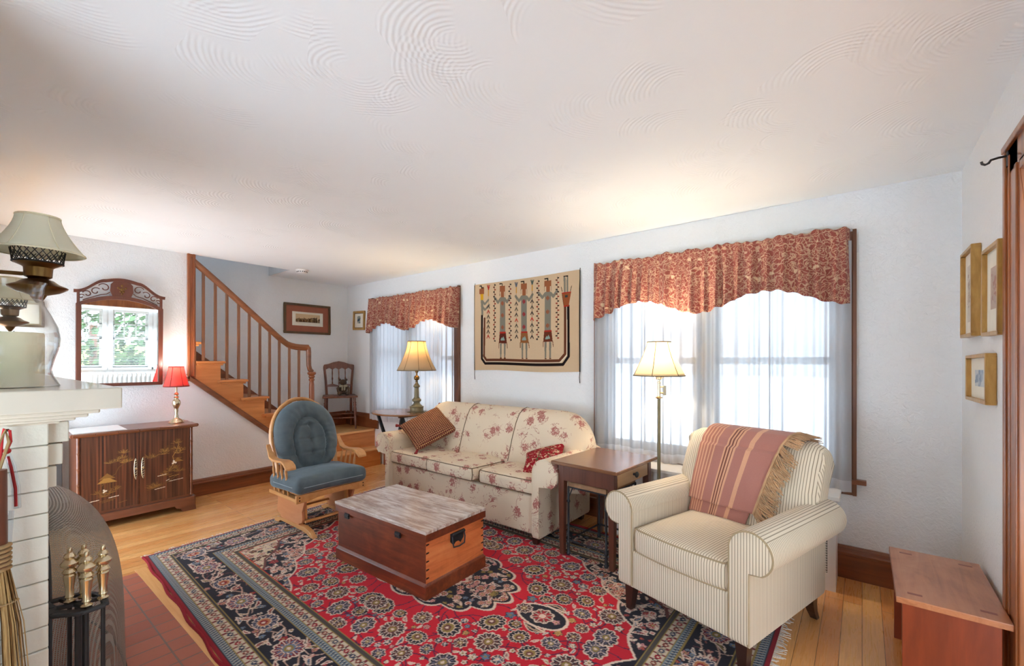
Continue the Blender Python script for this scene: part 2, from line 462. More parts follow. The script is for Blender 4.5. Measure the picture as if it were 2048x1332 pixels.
M_SHADE_IVORY = m_shade('ivory_cloth_shade', rgb(240, 238, 220), .3)
M_SHADE_RED = m_shade('red_silk_shade', rgb(232, 116, 108), .5)

def m_paisley():
    g = NG('red_paisley_cotton'); v = g.obj((1, .35, 1)); wv = g.n('Mix', dict(data_type='VECTOR'))
    nz = g.n('TexNoise', Vector=v, Scale=20, Detail=2); g.set(wv, 0, .06); g.set(wv, 4, v); g.set(wv, 5, nz.outputs[1]); w = wv.outputs[1]
    base = g.mix(g.noise(v, 24, 3), rgb(130, 66, 60), rgb(156, 88, 78))
    line = g.math('SINE', g.math('MULTIPLY', g.vor(w, 17, 'SMOOTH_F1'), 52.0))
    c = g.mix(g.ramp(line, [(.62, (0, 0, 0, 1)), (.86, (.8, .8, .8, 1))]), base, rgb(190, 156, 132))
    e2 = g.vor(w, 30, 'DISTANCE_TO_EDGE')
    c = g.mix(g.ramp(e2, [(.02, (.7, .7, .7, 1)), (.06, (0, 0, 0, 1))]), c, rgb(202, 168, 138))
    m1 = g.n('TexVoronoi', dict(feature='F1'), Vector=w, Scale=11.0, Randomness=.9)
    c = g.mix(g.ramp(m1.outputs[0], [(.15, (1, 1, 1, 1)), (.19, (0, 0, 0, 1))]), c, rgb(206, 178, 148))
    c = g.mix(g.ramp(g.vor(w, 60), [(.16, (.8, .8, .8, 1)), (.24, (0, 0, 0, 1))]), c, rgb(126, 72, 70))
    g.pr(Base_Color=c, Roughness=.9, Specular_IOR_Level=.1, Sheen_Weight=.1); g.bump(g.noise(g.obj(), 240, 2), .15, .002); return g.m
M_PAISLEY = m_paisley()

def m_toile():
    g = NG('cream_toile_upholstery'); v = g.obj(); wv = g.n('Mix', dict(data_type='VECTOR'))
    nz = g.n('TexNoise', Vector=v, Scale=22, Detail=3); g.set(wv, 0, .05); g.set(wv, 4, v); g.set(wv, 5, nz.outputs[1]); w = wv.outputs[1]
    vo = g.n('TexVoronoi', dict(feature='F1'), Vector=v, Scale=7.4, Randomness=.85)
    d = vo.outputs[0]
    blob = g.ramp(d, [(.20, (1, 1, 1, 1)), (.42, (0, 0, 0, 1))])
    fl = g.noise(v, 74, 4, .62, .7)
    flower = g.math('GREATER_THAN', g.math('ADD', fl, g.math('MULTIPLY', blob, .29)), .715)
    twig_line = g.math('LESS_THAN', g.math('ABSOLUTE', g.math('SUBTRACT', g.noise(v, 7.5, 3, .6, 1.3), .5)), .011)
    tmask = g.math('MULTIPLY', twig_line, g.math('GREATER_THAN', g.ramp(d, [(.40, (1, 1, 1, 1)), (.62, (0, 0, 0, 1))]), .45))
    hue = g.mix(g.noise(v, 30, 2), rgb(150, 72, 70), rgb(186, 116, 108))
    base = g.mix(g.noise(v, 3, 3), rgb(220, 203, 176), rgb(232, 217, 194))
    c = g.mix(g.math('MULTIPLY', tmask, .75), base, rgb(170, 108, 96))
    c = g.mix(g.math('MULTIPLY', flower, .88), c, hue)
    g.pr(Base_Color=c, Roughness=.9, Specular_IOR_Level=.12, Sheen_Weight=.1)
    g.bump(g.noise(v, 300, 2), .12, .002); return g.m
M_TOILE = m_toile()
M_PIPING = plain('dark_piping_cord', rgb(112, 92, 70), .85)

def m_ticking():
    g = NG('cream_ticking_stripe'); tc = g.n('TexCoord')
    sp = g.n('SeparateXYZ', i0=tc.outputs['Object']); ns = g.n('SeparateXYZ', i0=tc.outputs['Normal'])
    side = g.math('GREATER_THAN', g.math('ABSOLUTE', ns.outputs[0]), .72)
    mixn = g.n('Mix', dict(data_type='FLOAT')); g.set(mixn, 0, side); g.set(mixn, 2, sp.outputs[0]); g.set(mixn, 3, sp.outputs[1])
    t = mixn.outputs[0]
    sn = g.math('SINE', g.math('MULTIPLY', t, 2 * PI / .0125))
    c = g.mix(g.ramp(sn, [(.58, (0, 0, 0, 1)), (.80, (1, 1, 1, 1))]), rgb(226, 213, 192), rgb(142, 128, 106))
    nz = g.noise(g.obj(), 5, 3)
    c = g.mix(g.math('MULTIPLY', nz, .2), c, rgb(238, 224, 198))
    g.pr(Base_Color=c, Roughness=.9, Specular_IOR_Level=.12, Sheen_Weight=.15); g.bump(sn, .12, .0015); return g.m
M_TICK = m_ticking()
M_CORD = plain('striped_welt_cord', rgb(176, 156, 124), .9)
M_DARKLEG = plain('espresso_leg', rgb(52, 26, 18), .3, coat=.3)

def m_throw():
    g = NG('rose_striped_throw'); tc = g.n('TexCoord'); sp = g.n('SeparateXYZ', i0=tc.outputs['UV'])
    rose, peach, br, dk = rgb(182, 126, 114), rgb(226, 174, 140), rgb(122, 74, 62), rgb(186, 124, 104)
    st = [(0, dk)]
    for a in (.03, .075, .12, .165, .21): st += [(a, peach), (a + .018, dk)]
    st += [(.235, rose), (.36, peach), (.385, br), (.405, peach), (.425, br), (.445, peach), (.465, br), (.48, peach), (.505, rose), (.64, peach), (.70, rose)]
    c = g.ramp(sp.outputs[0], st, 'CONSTANT')
    c = g.mix(g.math('MULTIPLY', g.noise(g.obj((200, 200, 60)), 2, 2), .3), c, rgb(140, 92, 84))
    g.pr(Base_Color=c, Roughness=.95, Specular_IOR_Level=.08, Sheen_Weight=.3); g.bump(g.noise(g.obj(), 260, 2), .2, .002); return g.m
M_THROW = m_throw()
M_FRINGE = plain('tan_yarn_fringe', rgb(196, 158, 120), .95, vary=.12)

def m_velvet():
    g = NG('slate_blue_velvet'); v = g.obj()
    c = g.mix(g.noise(v, 7, 4, .6, .6), rgb(62, 76, 84), rgb(114, 128, 135))
    g.pr(Base_Color=c, Roughness=.8, Specular_IOR_Level=.2, Sheen_Weight=.8, Sheen_Roughness=.35, Sheen_Tint=rgb(170, 190, 205))
    g.bump(g.noise(v, 120, 3), .12, .002); return g.m
M_VELVET = m_velvet()
M_MAPLE = wood('honey_maple', rgb(196, 136, 78), rgb(226, 172, 112), 'X', 26, 8, .35, .3)
M_MAPLEZ = wood('honey_maple_panel', rgb(196, 128, 84), rgb(218, 154, 110), 'X', 14, 6, .35, .3)
M_TRUNKTOP = None
def m_pine(name, dark, mid, light, axis, rough=.4, wear_glare=None):
    g = NG(name); sc = [1, 1, 1]; sc['XYZ'.index(axis)] = .09
    v = g.obj(tuple(sc)); a = g.noise(v, 22, 6, .62, 1.0); b = g.noise(g.obj(), 3.2, 4, .6, 1.4)
    f = g.math('ADD', g.math('MULTIPLY', a, .55), g.math('MULTIPLY', b, .45))
    c = g.ramp(f, [(.28, dark), (.5, mid), (.72, light)])
    kn = g.vor(g.obj((1, 1, 1)), 3.4); c = g.mix(g.ramp(kn, [(.035, (1, 1, 1, 1)), (.075, (0, 0, 0, 1))]), c, dark)
    if wear_glare:
        wv = g.noise(g.obj((.5, 3, 3) if axis == 'X' else (3, .5, 3)), 9, 7, .72, .5)
        c = g.mix(g.ramp(wv, [(.42, (0, 0, 0, 1)), (.60, (.8, .8, .8, 1))]), c, wear_glare)
    g.pr(Base_Color=c, Roughness=rough, Coat_Weight=.45, Coat_Roughness=.22); g.bump(a, .15, .002); return g.m
M_TRUNK = m_pine('old_red_pine_shaded', rgb(66, 26, 12), rgb(116, 50, 23), rgb(156, 76, 38), 'X', .38)  # darker copy: shade on the long sides put into the colour
M_TRUNKY = m_pine('old_red_pine_end_lit', rgb(142, 64, 30), rgb(216, 118, 64), rgb(234, 148, 90), 'Y', .38)  # lighter copy: light falling on the ends put into the colour
M_TRUNKTOP = m_pine('worn_pine_lid_glare', rgb(110, 80, 64), rgb(176, 148, 132), rgb(206, 188, 176), 'X', .3, rgb(232, 226, 220))  # lid whitened: window glare painted in with the worn grain
M_CRACK = plain('dark_crack', rgb(38, 22, 14), .9)
M_BENCHTOP = m_pine('cherry_bench_top', rgb(136, 76, 46), rgb(178, 114, 76), rgb(196, 136, 96), 'Y', .35)
M_BENCH = wood('cherry_bench_side', rgb(96, 30, 12), rgb(156, 66, 32), 'Z', 16, 8, .35, .3)
M_ENDTOP = wood('warm_walnut_top', rgb(104, 66, 42), rgb(150, 104, 70), 'X', 18, 10, .25, .4)
M_ENDWOOD = wood('walnut_leg', rgb(72, 38, 26), rgb(116, 68, 48), 'Z', 20, 12, .35, .3)
M_DRAWER = wood('pale_drawer_front', rgb(166, 126, 86), rgb(204, 166, 122), 'Y', 20, 10, .35, .2)
M_WICKER = plain('brown_woven_seat', rgb(168, 130, 96), .85, bump=(90, .8, .006), vary=.2)
M_CAB = wood('walnut_cabinet', rgb(84, 44, 26), rgb(136, 80, 50), 'Y', 20, 10, .3, .4)
M_CHAIRW = wood('brown_stained_chair', rgb(84, 44, 30), rgb(136, 80, 58), 'Z', 24, 10, .35, .3)
M_MIRFRAME = wood('mahogany_frame', rgb(72, 34, 22), rgb(118, 62, 42), 'Z', 24, 10, .35, .3)
def m_mirror():
    g = NG('mirror_silver'); g.pr(Base_Color=(.93, .94, .94, 1), Metallic=1.0, Roughness=.015); return g.m
M_MIRROR = m_mirror()
M_GILT = wood('gilt_frame', rgb(150, 108, 48), rgb(206, 164, 92), 'Z', 40, 4, .35, .1)
M_MAT = plain('ivory_mat_board', rgb(232, 228, 214), .9, vary=.02)
M_PRINT = painted('printed_paper', .8)
M_WOVEN = painted('woven_wool', .98, (260, .3), .08)
M_RUG = painted('knotted_wool_rug', .98, (330, .35), .06, .15)
M_LACQ = painted('lacquered_door', .3, None, .5)
M_SELV = plain('red_rug_binding', rgb(150, 16, 34), .95)
M_COTTON = plain('cotton_fringe', rgb(224, 214, 202), .95)
def m_brickpaint():
    g = NG('white_painted_brick'); v = g.obj()
    g.pr(Base_Color=g.ramp(g.noise(v, 7, 3), [(.3, rgb(214, 214, 203)), (.7, rgb(224, 224, 214))]), Roughness=.55)
    g.bump(g.noise(v, 48, 4, .6), .25, .006); return g.m
M_BRICK = m_brickpaint()
M_MANTEL = plain('cream_mantel_paint', rgb(206, 199, 185), .3, vary=.015, coat=.2)
M_MORTAR = plain('painted_mortar', rgb(176, 172, 160), .9)
def m_firebrick():
    g = NG('sooty_firebrick'); v = g.obj(rot=(PI / 2, 0, 0))
    br = g.n('TexBrick', Vector=v, Color1=rgb(128, 84, 58), Color2=rgb(96, 62, 46), Mortar=rgb(48, 40, 36), Scale=1.0, Mortar_Size=.006, Brick_Width=.21, Row_Height=.075)
    g.pr(Base_Color=br.outputs[0], Roughness=.9); return g.m
M_FIREBRICK = m_firebrick()
def m_mesh():
    g = NG('woven_wire_mesh'); v = g.obj()
    sp = g.n('SeparateXYZ', i0=v); k = 2 * PI / .0062
    a = g.math('SINE', g.math('MULTIPLY', g.math('ADD', sp.outputs[0], g.math('MULTIPLY', sp.outputs[1], 1.0)), k))
    b = g.math('SINE', g.math('MULTIPLY', g.math('SUBTRACT', sp.outputs[2], g.math('MULTIPLY', sp.outputs[1], .35)), k))
    m = g.math('GREATER_THAN', g.math('MAXIMUM', a, b), .16)
    tp = g.n('BsdfTransparent'); pb = g.b; g.pr(Base_Color=rgb(158, 152, 142), Metallic=.4, Roughness=.5)
    mx = g.n('MixShader', i0=m, i1=tp.outputs[0], i2=pb.outputs[0]); g.t.links.new(mx.outputs[0], g.out.inputs[0]); return g.m
M_MESH = m_mesh()
M_WAX = plain('ivory_candle_wax', rgb(248, 241, 214), .55, vary=.03)
M_PLASTIC = m_clear('clear_plastic_tube', (.85, .86, .88, 1))
M_RED = plain('red_cord', rgb(190, 34, 40), .6)
M_STRAW = wood('broom_straw', rgb(92, 66, 38), rgb(184, 150, 96), 'Z', 160, 12, .9, 0)
M_ROPE = plain('natural_twine', rgb(172, 142, 100), .95, vary=.15)
M_BEAR = plain('brown_plush', rgb(92, 72, 56), .98, bump=(180, .9, .006), vary=.15)
M_BEARCLOTH = plain('cream_ribbon', rgb(186, 174, 146), .9, vary=.15)
M_DIM = plain('charcoal_board', rgb(70, 72, 74), .6)
M_PAPER = plain('white_paper', rgb(240, 240, 238), .6, vary=.01)
M_LAWN = plain('lawn_grass', rgb(112, 132, 58), .95, vary=.2, bump=(60, .8, .02))
M_YARD = plain('bounce_concrete', rgb(226, 227, 228), .9, vary=.03)  # pale so the unseen rear ground reflects light indoors
M_DRIVE = plain('bounce_grey_paving', rgb(214, 216, 219), .9, vary=.06)  # pale so the ground outside reflects light through the front windows
M_LEAF = plain('hedge_leaves', rgb(52, 84, 36), .8, vary=.3)
M_BULB = None
def m_bulb():
    g = NG('lit_bulb'); g.pr(Base_Color=(1, .9, .7, 1), Emission_Color=(1, .78, .48, 1), Emission_Strength=12.0); return g.m
M_BULB = m_bulb()

# ------------------------------------------------------------------ room shell
def holes_wall(mb, x0, x1, z0, z1, holes, put):
    """put(x0, x1, z0, z1) adds one piece"""
    x = x0
    for a, b, c, d in sorted(holes):
        if a > x: put(x, a, z0, z1)
        if c > z0: put(a, b, z0, c)
        if d < z1: put(a, b, d, z1)
        x = b
    if x < x1: put(x, x1, z0, z1)

struct(MB().box(-5.95, 2.85, -.7, 3.6, -.12, 0).build('floor', M_FLOOR, smooth=False))
mb = MB()
mb.box(XL, XR + .16, -.6, 3.62, HC, HC + .12)
mb.box(-5.95, XL, 2.39, 3.62, HC, HC + .12)
struct(mb.build('ceiling', M_CEIL, smooth=False))
WIN1 = (-5.03, -3.55, .66, 2.10); WIN2 = (-1.735, -.105, .62, 2.08)
mb = MB(); holes_wall(mb, -5.95, 2.85, 0, HC, [WIN1, WIN2], lambda a, b, c, d: mb.box(a, b, YW, YW + .15, c, d))
struct(mb.build('wall_front', M_WALL, smooth=False))
struct(MB().prism([(-.02, 0), (2.60, 0), (2.60, .17), (1.403, 1.175), (1.403, HC), (-.02, HC)], 'YZ', XL - .06, XL).build('wall_left', M_WALL, smooth=False))
struct(MB().box(XF - .12, XF, -.02, YW, 0, 3.3).build('wall_stairs', M_WALL, smooth=False))
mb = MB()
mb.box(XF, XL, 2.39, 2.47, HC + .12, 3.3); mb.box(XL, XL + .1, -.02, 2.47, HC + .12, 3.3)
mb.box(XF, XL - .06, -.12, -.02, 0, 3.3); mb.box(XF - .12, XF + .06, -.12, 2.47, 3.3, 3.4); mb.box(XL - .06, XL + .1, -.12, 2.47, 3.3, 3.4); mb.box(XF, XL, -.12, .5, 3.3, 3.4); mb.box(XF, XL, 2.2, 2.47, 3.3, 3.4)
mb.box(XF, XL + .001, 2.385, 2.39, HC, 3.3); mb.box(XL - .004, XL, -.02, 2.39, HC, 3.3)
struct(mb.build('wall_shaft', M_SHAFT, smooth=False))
struct(MB().box(XF + .06, XL - .06, .5, 2.2, 3.34, 3.345).build('window_6', M_SKYGLASS, smooth=False))  # unseen skylight added to brighten the stairwell
mb = MB(); mb.box(-3.66, -1.86, -.14, -.02, 1.2, HC); mb.box(-2.05, -1.86, -.62, -.14, 0, HC); mb.box(-3.66, -3.41, -.62, -.14, 0, HC); mb.box(-3.41, -2.05, -.62, -.51, 0, HC); mb.box(-3.41, -2.05, -.51, -.14, .93, HC); mb.box(XL - .06, -3.66, -.14, -.02, 1.7, HC)  # lintel left of the chimney and gap below it shaped for light
struct(mb.build('wall_near', M_WALL, smooth=False))
mb = MB(); mb.box(-1.86, XR + .13, -.6, -.5, 1.55, HC); mb.box(-.8, XR + .13, -.6, -.5, 0, 1.55)  # unseen wall added to narrow the rear gap and cut its light
struct(mb.build('wall_added_rear', M_WALL, smooth=False))
DOOR = (.35, 2.28, 0, 2.035)
mb = MB(); holes_wall(mb, -.45, YW, 0, HC, [DOOR], lambda a, b, c, d: mb.box(XR, XR + .13, a, b, c, d))
struct(mb.build('wall_right', M_WALL, smooth=False))

# baseboards with a moulded cap
def base_prof(h=.2, t=.022):
    return [(0, 0), (t, 0), (t, h - .055), (t + .012, h - .05), (t + .012, h - .038), (t + .002, h - .03), (t - .002, h - .012), (t - .012, h), (0, h)]
def baseboard_x(name, x0, x1, y, z=0, h=.2):     # on a wall that faces -Y
    struct(MB().prism([(y - p[0], z + p[1]) for p in base_prof(h)], 'YZ', x0, x1).build(name, M_TRIM, smooth=False))
def baseboard_y(name, y0, y1, x, z=0, h=.17, sgn=1):
    struct(MB().prism([(x + sgn * p[0], z + p[1]) for p in base_prof(h)], 'XZ', y0, y1).build(name, M_TRIMY, smooth=False))
baseboard_x('baseboard_front', -4.86, XR, YW, 0, .2)
baseboard_y('baseboard_left', 0.0, 2.585, XL, 0, .17)
baseboard_y('baseboard_right', 2.445, YW - .035, XR, 0, .2, -1)
baseboard_x('baseboard_landing', XF, -4.99, YW, .45, .19)
baseboard_y('baseboard_stairs', 2.56, YW - .035, XF, .45, .19)

# cased opening in the right wall
mb = MB()
def cas(y0, y1, z0, z1, t): mb.box(XR - t, XR, y0, y1, z0, z1)
cas(2.275, 2.430, 0, 2.13, .012); cas(2.412, 2.440, 0, 2.145, .020); cas(2.268, 2.292, 0, 2.036, .018); cas(2.375, 2.385, 0, 2.10, .016)
cas(.22, 2.44, 2.03, 2.13, .012); cas(.20, 2.44, 2.122, 2.146, .024); cas(.22, .36, 0, 2.13, .012)
mb.box(XR - .012, XR + .145, 2.252, 2.28, 0, 2.035); mb.box(XR - .012, XR + .145, .35, .38, 0, 2.035); mb.box(XR - .012, XR + .145, .38, 2.252, 2.005, 2.035)
mb.box(XR + .13, XR + .145, 2.28, 2.40, 0, 2.13); mb.box(XR + .13, XR + .145, .22, 2.28, 2.035, 2.13)
struct(mb.build('trim_1', M_CASE, smooth=False, bevel=.003))

# stair-side post trim against the left wall
mb = MB()
mb.box(XL - .06, XL + .022, 1.403, 1.461, 1.155, HC); mb.box(XL, XL + .034, 1.392, 1.412, 1.15, HC); mb.box(XL, XL + .03, 1.436, 1.452, 1.20, HC)
struct(mb.build('trim_2', M_POST, smooth=False, bevel=.003))

# windows of the front wall
def front_window(name, outer, hole, units, stool):
    r = shell(name)
    ox0, ox1, oz0, oz1 = outer; hx0, hx1, hz0, hz1 = hole
    m = MB()
    m.box(ox0, hx0 + .006, YW - .022, YW + .0, oz0, oz1); m.box(hx1 - .006, ox1, YW - .022, YW, oz0, oz1)
    m.box(hx0, hx1, YW - .022, YW, hz1 - .006, oz1); m.box(ox0 - .008, ox0 + .012, YW - .034, YW, oz0, oz1 + .01); m.box(ox1 - .012, ox1 + .008, YW - .034, YW, oz0, oz1 + .01)
    m.box(hx0, hx0 + .02, YW, YW + .15, hz0, hz1); m.box(hx1 - .02, hx1, YW, YW + .15, hz0, hz1); m.box(hx0, hx1, YW, YW + .15, hz1 - .02, hz1)
    m.build('window_casing', M_TRIMZ, r, smooth=False, bevel=.002)
    m = MB(); m.box(ox0 - .03, ox1 + stool, YW - .040, YW + .15, hz0 - .028, hz0); m.box(ox0, ox1, YW - .02, YW, oz0, hz0 - .028)
    m.build('window_sill', M_TRIM, r, smooth=False, bevel=.003)
    w = (hx1 - hx0 - .04 - .09 * (units - 1)) / units
    zm = hz0 + (hz1 - hz0) * .5
    for k in range(units):
        a = hx0 + .02 + k * (w + .09); b = a + w
        if k:
            MB().box(a - .09, a, YW + .02, YW + .14, hz0, hz1 - .02).build('mullion', M_WHITE, r, smooth=False)
        for lo, hi, y in ((hz0 + .002, zm + .02, YW + .07), (zm - .02, hz1 - .02, YW + .105)):
            s = MB(); t = .045
            s.box(a, b, y, y + .032, lo, lo + t + (.015 if lo < zm - .1 else 0)); s.box(a, b, y, y + .032, hi - t, hi)
            s.box(a, a + t, y, y + .032, lo, hi); s.box(b - t, b, y, y + .032, lo, hi)
            so = s.build('sash', M_WHITE, r, smooth=False)
            MB().box(a + t, b - t, y + .013, y + .017, lo + t, hi - t).build('pane', M_PANE, so, smooth=False)
    return r
front_window('window_1', (-5.1, -3.479, .575, 2.17), WIN1, 2, .03)
front_window('window_2', (-1.806, -.034, .52, 2.149), WIN2, 2, .055)

# the sunroom seen in the mirror: far wall with three windows, a white arch, daylight beyond
SX = 2.6
SW = [(.95, 1.66), (1.83, 2.44), (2.59, 3.22)]
mb = MB(); holes_wall(mb, -1.2, YW, 0, HC, [(a, b, .74, 2.0) for a, b in SW], lambda a, b, c, d: mb.box(SX, SX + .14, a, b, c, d))
struct(mb.build('wall_sunroom', M_WHITE, smooth=False))
poly = [(.6, 0), (.6, HC), (YW, HC), (YW, 0), (3.2, 0), (3.2, 1.55)]
poly += [(2.0 + 1.2 * math.cos(PI * k / 16), 1.55 + .62 * math.sin(PI * k / 16)) for k in range(1, 16)]
poly += [(.8, 1.55), (.8, 0)]
struct(MB().prism(poly, 'YZ', 2.18, 2.28).build('wall_arch', M_WHITE, smooth=False))
struct(MB().box(XR + .16, SX + .14, -.6, YW, HC + .02, HC + .03).build('ceiling_added_glass', M_SKYGLASS, smooth=False))  # glass roof added so the sunlit sunroom wall lights the room
struct(MB().box(2.575, SX, -1.2, YW, 0, .16).build('baseboard_sunroom', M_WHITE, smooth=False))
for k, (a, b) in enumerate(SW):
    r = shell('window_%d' % (k + 3))
    m = MB(); x0, x1 = SX - .02, SX
    m.box(x0, x1, a - .07, a, .68, 2.08); m.box(x0, x1, b, b + .07, .68, 2.08); m.box(x0, x1, a, b, 2.0, 2.08)
    m.build('window_casing', M_WHITE, r, smooth=False)
    MB().box(SX - .05, SX + .1, a - .09, b + .09, .70, .74).build('window_sill', M_WHITE, r, smooth=False)
    for lo, hi, x in ((.742, 1.40, SX + .05), (1.36, 1.998, SX + .085)):
        s = MB(); t = .04
        s.box(x, x + .03, a, b, lo, lo + t); s.box(x, x + .03, a, b, hi - t, hi); s.box(x, x + .03, a, a + t, lo, hi); s.box(x, x + .03, b - t, b, lo, hi)
        if lo > 1:
            for i in (1, 2): yy = a + (b - a) * i / 3; s.box(x, x + .03, yy - .01, yy + .01, lo, hi)
            s.box(x, x + .03, a, b, 1.68, 1.70)
        so = s.build('sash', M_WHITE, r, smooth=False)
        MB().box(x + .013, x + .016, a + t, b - t, lo + t, hi - t).build('pane', M_PANE, so, smooth=False)
    side = ['left', 'middle', 'right'][k]
    bl = thing('window_blind', 'white slatted blind hanging in the %s sunroom window seen in the mirror' % side, 'blind', (SX + .02, (a + b) / 2, .76), group='sunroom window blinds')
    m = MB(); n = 34; hw = (b - a) / 2 - .008
    for i in range(n):
        z = .02 + i * 1.17 / (n - 1); m.add([(-.012, -hw, z), (.012, -hw, z + .007), (.012, hw, z + .007), (-.012, hw, z)], [(0, 1, 2, 3)])
    m.build('slats', M_WHITE, bl, smooth=False, solid=.0012)
    MB().box(-.018, .018, -hw, hw, 1.195, 1.235).build('head_rail', M_WHITE, bl, smooth=False)
    MB().box(-.012, .012, -hw, hw, 0, .016).build('bottom_rail', M_WHITE, bl, smooth=False)
rd = thing('radiator', 'white cast iron column radiator under the sunroom windows seen in the mirror', 'radiator', (SX - .14, 2.0, 0))
for i in range(15):
    m = MB(); y = -.56 + i * .08
    for dx in (-.05, 0, .05): m.tube([(dx, y, .06), (dx, y, .60)], .017, 6)
    m.rbox((0, y, .61), (.15, .05, .05), .02, 2, 1); m.rbox((0, y, .08), (.15, .05, .05), .02, 2, 1)
    if i in (0, 14):
        m.box(-.06, -.03, y - .015, y + .015, 0, .07); m.box(.03, .06, y - .015, y + .015, 0, .07)
    m.build('radiator_section', M_WHITE, rd)

# outdoors; paved ground added and kept pale to bounce light indoors
struct(MB().box(3.4, 60, -30, 60, -.62, -.55).build('lawn', M_LAWN, smooth=False))
struct(MB().box(-40, 3.4, -30, 2, -.62, -.55).build('pale_bounce_yard', M_YARD, smooth=False))
struct(MB().box(-40, 3.4, 2, 60, -.62, -.55).build('pale_bounce_driveway', M_DRIVE, smooth=False))
def shrub(name, label, loc, size, n, seed, cat, group=None):
    rnd = random.Random(seed); m = MB()
    for i in range(n):
        while True:
            p = Vector((rnd.uniform(-1, 1), rnd.uniform(-1, 1), rnd.uniform(-1, 1)))
            if .45 < p.length < 1: break
        c = Vector((p.x * size[0], p.y * size[1], p.z * size[2])); a = Vector((rnd.gauss(0, 1), rnd.gauss(0, 1), rnd.gauss(0, 1))).normalized()
        u = a.orthogonal().normalized(); w = a.cross(u); s = rnd.uniform(.10, .2)
        m.add([c - u * s, c + w * s * .5, c + u * s, c - w * s * .5], [(0, 1, 2, 3)])
    t = thing(name, label, cat, loc, 0, group)
    m.build('foliage', M_LEAF, t, smooth=False, recalc=False, loc=(0, 0, size[2] + .3))
    MB().tube([(0, 0, 0), (0, 0, size[2] + .3)], .12, 8).build('trunk', M_CHAIRW, t)
shrub('garden_bush', 'low green bush on the lawn outside the middle sunroom window', (6.5, 3.6, -.55), (.7, 1.6, .55), 900, 1, 'bush')
shrub('garden_tree', 'broad green tree beyond the lawn outside the left sunroom window', (13, 2.6, -.55), (2, 2.4, 1.9), 1300, 2, 'tree', 'garden trees beyond the lawn')
shrub('garden_tree', 'tall green tree beyond the lawn outside the right sunroom window', (13, 8.2, -.55), (2, 2.4, 2.2), 1300, 3, 'tree', 'garden trees beyond the lawn')
# ------------------------------------------------------------------ staircase
def wb(m, name, mat, root, **k):
    """build a mesh drawn in room coordinates as a part of an unrotated thing"""
    l = root.location; return m.build(name, mat, root, loc=(-l.x, -l.y, -l.z), **k)
st = thing('staircase', 'stained pine staircase with square balusters rising from a corner landing', 'staircase', (-5.4, 2.6, 0))
LZ = .45
m = MB(); m.box(XF, -5.08, 2.56, YW, LZ - .026, LZ); m.box(-5.09, -5.05, 2.60, YW - .03, LZ - .028, LZ)
wb(m, 'landing_top', M_STAIRX, st, smooth=False, bevel=.006, seg=3)
wb(MB().box(XF, -5.08, 2.60, YW, .0, LZ - .026), 'riser', M_STAIR, st, smooth=False)
wb(MB().box(-5.09, -4.88, 2.60, YW - .03, .20, .226), 'tread', M_STAIRX, st, smooth=False, bevel=.006, seg=3)
wb(MB().box(-5.08, -4.905, 2.62, YW - .035, 0, .20), 'riser', M_STAIR, st, smooth=False)
NOSE = [(1.50, 1.54), (1.714, 1.347), (1.927, 1.152), (2.14, .957), (2.353, .765), (2.566, .600)]
for i, (y, z) in enumerate(NOSE):
    m = MB(); m.box(XF, XL - .06, y - .25, y, z - .028, z); m.box(XL - .06, XL + .022, max(1.462, y - .25), y, z - .028, z); m.box(XL - .02, XL + .045, max(1.462, y - .275), y + .004, z - .026, z - .003)
    m.box(XF, XL + .02, max(1.462, y - .03), y - .012, z - .045, z - .028); m.box(XL, XL + .028, max(1.462, y - .24), y - .014, z - .046, z - .026)
    wb(m, 'tread', M_STAIR, st, smooth=False, bevel=.004)
    zn = NOSE[i + 1][1] if i + 1 < len(NOSE) else LZ
    wb(MB().box(XF, XL - .0, y - .05, y - .034, zn, z - .03), 'riser', M_STAIR, st, smooth=False)
pts = [(1.461, 1.505)]
for i, (y, z) in enumerate(NOSE):
    zn = NOSE[i + 1][1] if i + 1 < len(NOSE) else LZ + .028
    if z - .028 < 1.52: pts += [(y - .034, z - .028)]
    pts += [(y - .034, zn - .028)]
low = lambda y: 1.175 - .8396 * (y - 1.403) + .028
pts += [(2.59, LZ), (2.59, low(2.59)), (1.461, low(1.461))]
pts = [p for i, p in enumerate(pts) if i == 0 or p != pts[i - 1]]
wb(MB().prism(pts, 'YZ', XL - .012, XL + .012), 'stringer', M_STAIR, st, smooth=False)
m = MB()
for off, w, t in ((.0, .034, .034), (.026, .02, .022), (-.018, .012, .026)):
    a = (XL + t / 2, 1.392, low(1.392) - .018 + off); b = (XL + t / 2, 2.62, low(2.62) - .018 + off)
    m.bar(a, b, t, w)
wb(m, 'stringer_moulding', M_RAIL, st, smooth=False, bevel=.004)
wb(MB().prism([(1.2, 1.80), (1.2, 1.55), (2.62, .46), (2.62, .64)], 'YZ', XF, XF + .02), 'wall_stringer', M_TRIMY, st, smooth=False)
def rail_z(y):
    P = [(1.40, 2.41), (1.469, 2.352), (1.678, 2.172), (1.963, 1.915), (2.276, 1.634), (2.36, 1.572), (2.43, 1.548), (2.52, 1.540), (2.7, 1.537)]
    for (a, c), (b, d) in zip(P[:-1], P[1:]):
        if a <= y <= b: return c + (d - c) * (y - a) / (b - a)
    return P[-1][1]
for y in (1.531, 1.636, 1.741, 1.851, 1.955, 2.062, 2.164, 2.268, 2.380, 2.491):
    z0 = [z for n, z in NOSE if y < n][0]
    wb(MB().box(XL - .011, XL + .011, y - .012, y + .012, z0, rail_z(y) - .045), 'baluster', M_BALU, st, smooth=False, bevel=.0015)
path = [(XL, 1.42 + (2.605 - 1.42) * k / 24, 0) for k in range(25)]
path = [(x, y, rail_z(y) - .03) for x, y, z in path]
m = MB(); m.tube(path, .026, 10); m.tube([(x, y, z - .022) for x, y, z in path], .019, 8); m.tube([(x, y, z + .012) for x, y, z in path], .02, 8)
